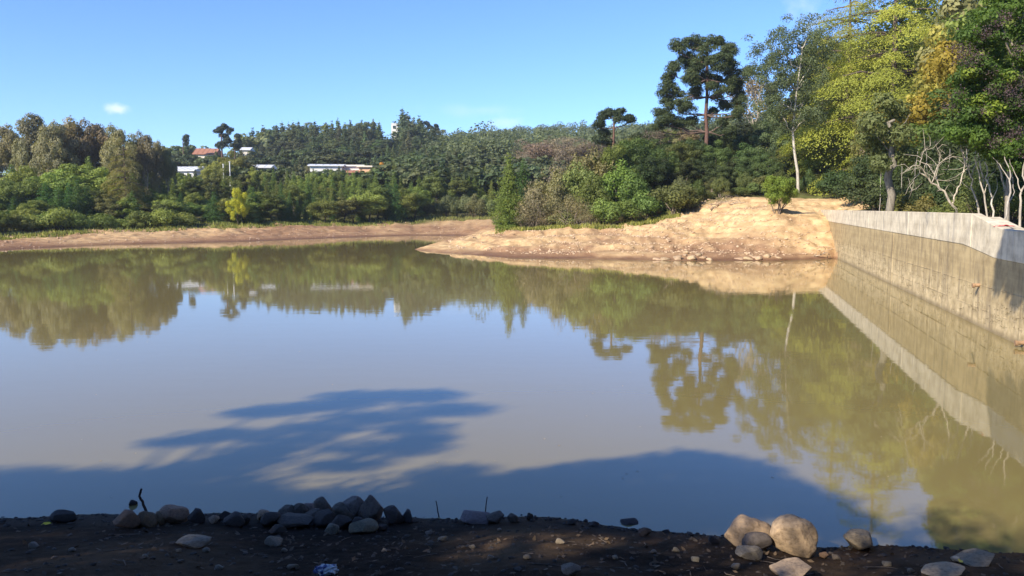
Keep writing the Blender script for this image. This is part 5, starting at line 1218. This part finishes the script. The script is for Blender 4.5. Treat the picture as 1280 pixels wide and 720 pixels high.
# grass fringes on the far shores
def grass(name, n, px0, px1, ya, yb, h, col, seed):
    rng = np.random.default_rng(seed); px = rng.uniform(px0, px1, n); f = rng.random(n)
    Y = np.interp(px, [q[0] for q in ya], [q[1] for q in ya]) * (1 - f) + np.interp(px, [q[0] for q in yb], [q[1] for q in yb]) * f
    X = (px - 640) / FPX * Y; edge = np.minimum(px - px0, px1 - px) / (px1 - px0) * 6; k = (fbm(X * .35, Y * .35, 61, 4) + .35 * rng.normal(size=n)) > .05 - .0 * f + np.clip(1 - edge, 0, 1) * .9; X, Y = X[k], Y[k]; Z = ground_h(X, Y); n = len(X); mb = MB()
    hh = h * rng.uniform(.5, 1.4, n); a = rng.random(n) * 3.14; wv = .05 + .05 * rng.random(n)
    b = np.stack([X, Y, Z - .02], 1); dx = np.stack([np.cos(a) * wv, np.sin(a) * wv, np.zeros(n)], 1); tip = b + np.stack([rng.normal(size=n) * .1, rng.normal(size=n) * .1, hh], 1)
    V = np.stack([b - dx, b + dx, tip], 1).reshape(-1, 3); mb.add(V, np.arange(3 * n).reshape(n, 3), rng.random(n)); o = mb.build(name, M_LEAF, color=col); o["kind"] = "stuff"
grass("shore_grass", 46000, -90, 560, [(-60, 82), (0, 90), (130, 103), (300, 115), (470, 134), (560, 144)], [(-60, 100), (0, 106), (130, 120), (300, 126), (470, 144), (560, 156)], .38, (.17, .19, .05), 1)
grass("spit_grass", 26000, 605, 850, [(605, 84), (680, 83), (780, 79), (850, 82)], [(605, 97), (680, 92), (780, 86), (850, 88)], .35, (.19, .20, .05), 2)
grass("cove_grass", 9000, 520, 640, [(520, 143), (640, 146)], [(520, 155), (640, 158)], .5, (.17, .18, .06), 3)
grass("dam_grass", 9000, 1100, 1215, [(1100, 48), (1215, 30)], [(1100, 75), (1215, 45)], .3, (.14, .14, .04), 4)

# ------------------------------------------------------------------ trees on the near bank, behind and left of the camera (they cast the shade)
def shade_tree(name, base, h, pads, label, seed, tr=.3, nl=16000, ls=.2, col=G_MID):
    rng = np.random.default_rng(seed); z0 = gh(*base) - .2
    root = empty(name, (base[0], base[1], z0), 0, (1, 1, 1), label, "tree")
    tb = MB(); tp = limb((0, 0, -.5), (0, 0, h), rng, 8, .01); tb.tube(tp, np.linspace(tr, .08, 8), 10)
    c = []; r = []
    for (x, y, z, rx, ry, rz) in pads:
        q = np.array([x - base[0], y - base[1], z - z0]); k = int(np.argmin(np.abs(tp[:, 2] - (q[2] - .5)))); 
        tb.tube(limb(tp[max(1, k - 1)], q, rng, 6, .04), np.linspace(.10, .03, 6), 6, cap=False)
        c.append(q); r.append((rx, ry, rz))
    c = np.array(c); r = np.array(r)
    mb = MB(); clumps(mb, c, r, nl, ls, rng, .4, .1, .5, .0)
    tb.build("trunk", M_BARK, root, True, (.16, .13, .10)); mb.build("crown", M_LEAF, root, color=col)
def cast(px, py, hdist, rx, ry, rz, plane='w'):
    """where a clump must hang, hdist metres back towards the sun, to shade this spot of the water"""
    if plane == 'w': P = at_z(px, py, 0)
    else:
        d = ray(px, py); t_ = 8.5 / (d[0] - WALL_SL * d[1]); P = np.array([0, 0, EYE]) + d * t_
    k = hdist / math.hypot(TO_SUN[0], TO_SUN[1]); q = P + TO_SUN * k
    return (q[0], q[1], q[2], rx, ry * (1.45 if plane == 'w' else 1), rz * (1.2 if plane == 'w' else 1))
A = [cast(*a) for a in ((470, 496, 24, 1.5, .5, .22), (540, 494, 24, .8, .45, .2), (330, 515, 24, .9, .35, .22), (400, 508, 24, 1.2, .35, .2), (560, 512, 24.5, 1.1, .4, .2), (470, 522, 24, 1.2, .35, .2), (400, 535, 24, 1.0, .3, .2), (280, 543, 24, 1.0, .28, .2), (220, 553, 24, .7, .25, .15),
      (360, 550, 23, .9, .25, .2), (330, 563, 23, .8, .25, .18), (300, 575, 22, .9, .25, .18), (250, 590, 22, .9, .3, .2), (490, 560, 22, 1.2, .35, .2), (430, 582, 22, .8, .25, .2), (530, 548, 22, .6, .3, .2), (520, 535, 23, .8, .25, .2),
      (560, 594, 20, .8, .35, .25), (40, 612, 20, 1.3, .5, .5), (110, 606, 20, 1.3, .45, .5), (180, 612, 20, 1.1, .5, .5), (250, 622, 20, 1.1, .45, .5), (-40, 610, 20, 1.3, .6, .5), (320, 632, 19, 1.0, .35, .4), (20, 645, 18, 1.3, .6, .7), (120, 645, 18, 1.3, .6, .7), (220, 648, 18, 1.2, .5, .7), (330, 650, 18, 1.1, .4, .6), (430, 645, 18, .9, .4, .5), (-90, 640, 18, 1.5, .8, .8))]
shade_tree('spreading_tree', (-20.5, -6), 13.5, A, "spreading tree on the near bank left behind the viewer, out of view", 71, .4, 34000, .16)
B = [cast(*a) for a in ((760, 590, 19, 1.0, .4, .3), (850, 578, 19, 1.0, .4, .3), (910, 590, 19, .9, .4, .3), (700, 600, 18, 1.0, .4, .3), (640, 612, 18, .9, .4, .35), (570, 618, 18, .8, .35, .35), (500, 628, 17, .8, .3, .3), (960, 612, 18, .7, .35, .3), (1000, 630, 18, .7, .35, .3), (1040, 655, 17, .6, .3, .3),
      (620, 640, 17, 1.0, .5, .5), (700, 640, 17, 1.1, .5, .5), (780, 640, 17, 1.1, .5, .5), (860, 640, 17, 1.1, .5, .5), (540, 655, 17, 1.0, .5, .5), (800, 615, 18, 1.1, .45, .4), (880, 615, 18, 1.0, .4, .4))]
shade_tree('broad_tree', (-9.5, -5), 9.5, B, "broad leafy tree on the near bank behind the viewer, out of view", 72, .35, 30000, .16)
# canopy that keeps the bank itself in shade
Cc = []
rg = np.random.default_rng(5)
for k in range(64):
    P = np.array([rg.uniform(-9, 6.5), rg.uniform(1.0, 8.6), 1.4]); kk = rg.uniform(11, 17) / math.cos(R(SUN_EL)); q = P + TO_SUN * kk
    if (P[0] > 3.6 and P[1] > 4.5) or P[0] > 5 or (abs(P[0] - P[1] + 6.1) < 2.1 and P[1] > 5.5): continue
    Cc.append((q[0], q[1], q[2], 1.3, 1.3, .8))
shade_tree('dense_tree', (-11.5, -8), 12, Cc, "dense tree on the near bank behind the camera, out of view", 73, .4, 60000, .17)
D = [cast(px, py, 14, .32, .36, .5, 'wall') for px, py in ((1262, 300), (1275, 312), (1260, 322), (1278, 340), (1265, 345), (1274, 362), (1290, 320), (1300, 350), (1292, 370), (1262, 288), (1278, 290), (1250, 345), (1252, 325), (1320, 330), (1330, 370), (1315, 300))]
D += [(d[0] + rg.uniform(2.5, 5), d[1] - rg.uniform(2, 6), d[2] + rg.uniform(1, 3), .9, .9, .6) for d in D[9:]]
shade_tree('overhanging_tree', (11.2, 6.0), 14, D, "tree on the right bank past the frame whose boughs hang over the dam", 74, .3, 64000, .15)
# unseen trees added behind the viewer to block sky light from the bank
for k, (x, y, h_) in enumerate(((-5, -14, 18), (5, -12, 17), (15, -9, 18), (24, -4, 17), (0, -22, 20), (-12, -25, 20))):
    protos, h0 = H0['tallround']; sc_ = h_ / h0
    set_piece('sky_block_tree', protos[k % 4], (x, y, gh(x, y) - .2), (sc_ * 1.1, sc_ * 1.1, sc_), k * 1.3, "tall tree added behind the viewer to block sky light, " + ["left", "middle", "right", "far right", "rear left", "rear right"][k], "tree", "trees behind the viewer", ((.16, .13, .10), G_MID))

# ------------------------------------------------------------------ haze: the thin warm-weather air between here and the ridge
hm, ht = new_mat("haze"); pv = N(ht, "VolumePrincipled"); pv.inputs['Color'].default_value = (.80, .88, 1.0, 1); pv.inputs['Density'].default_value = .00022; pv.inputs['Anisotropy'].default_value = .2
ho = N(ht, "OutputMaterial"); ht.links.new(pv.outputs[0], ho.inputs[1])
mb = MB(); mb.box(-1560, 1560, -1560, 1560, -3.5, 70); o = mb.build("haze", hm); o["kind"] = "stuff"
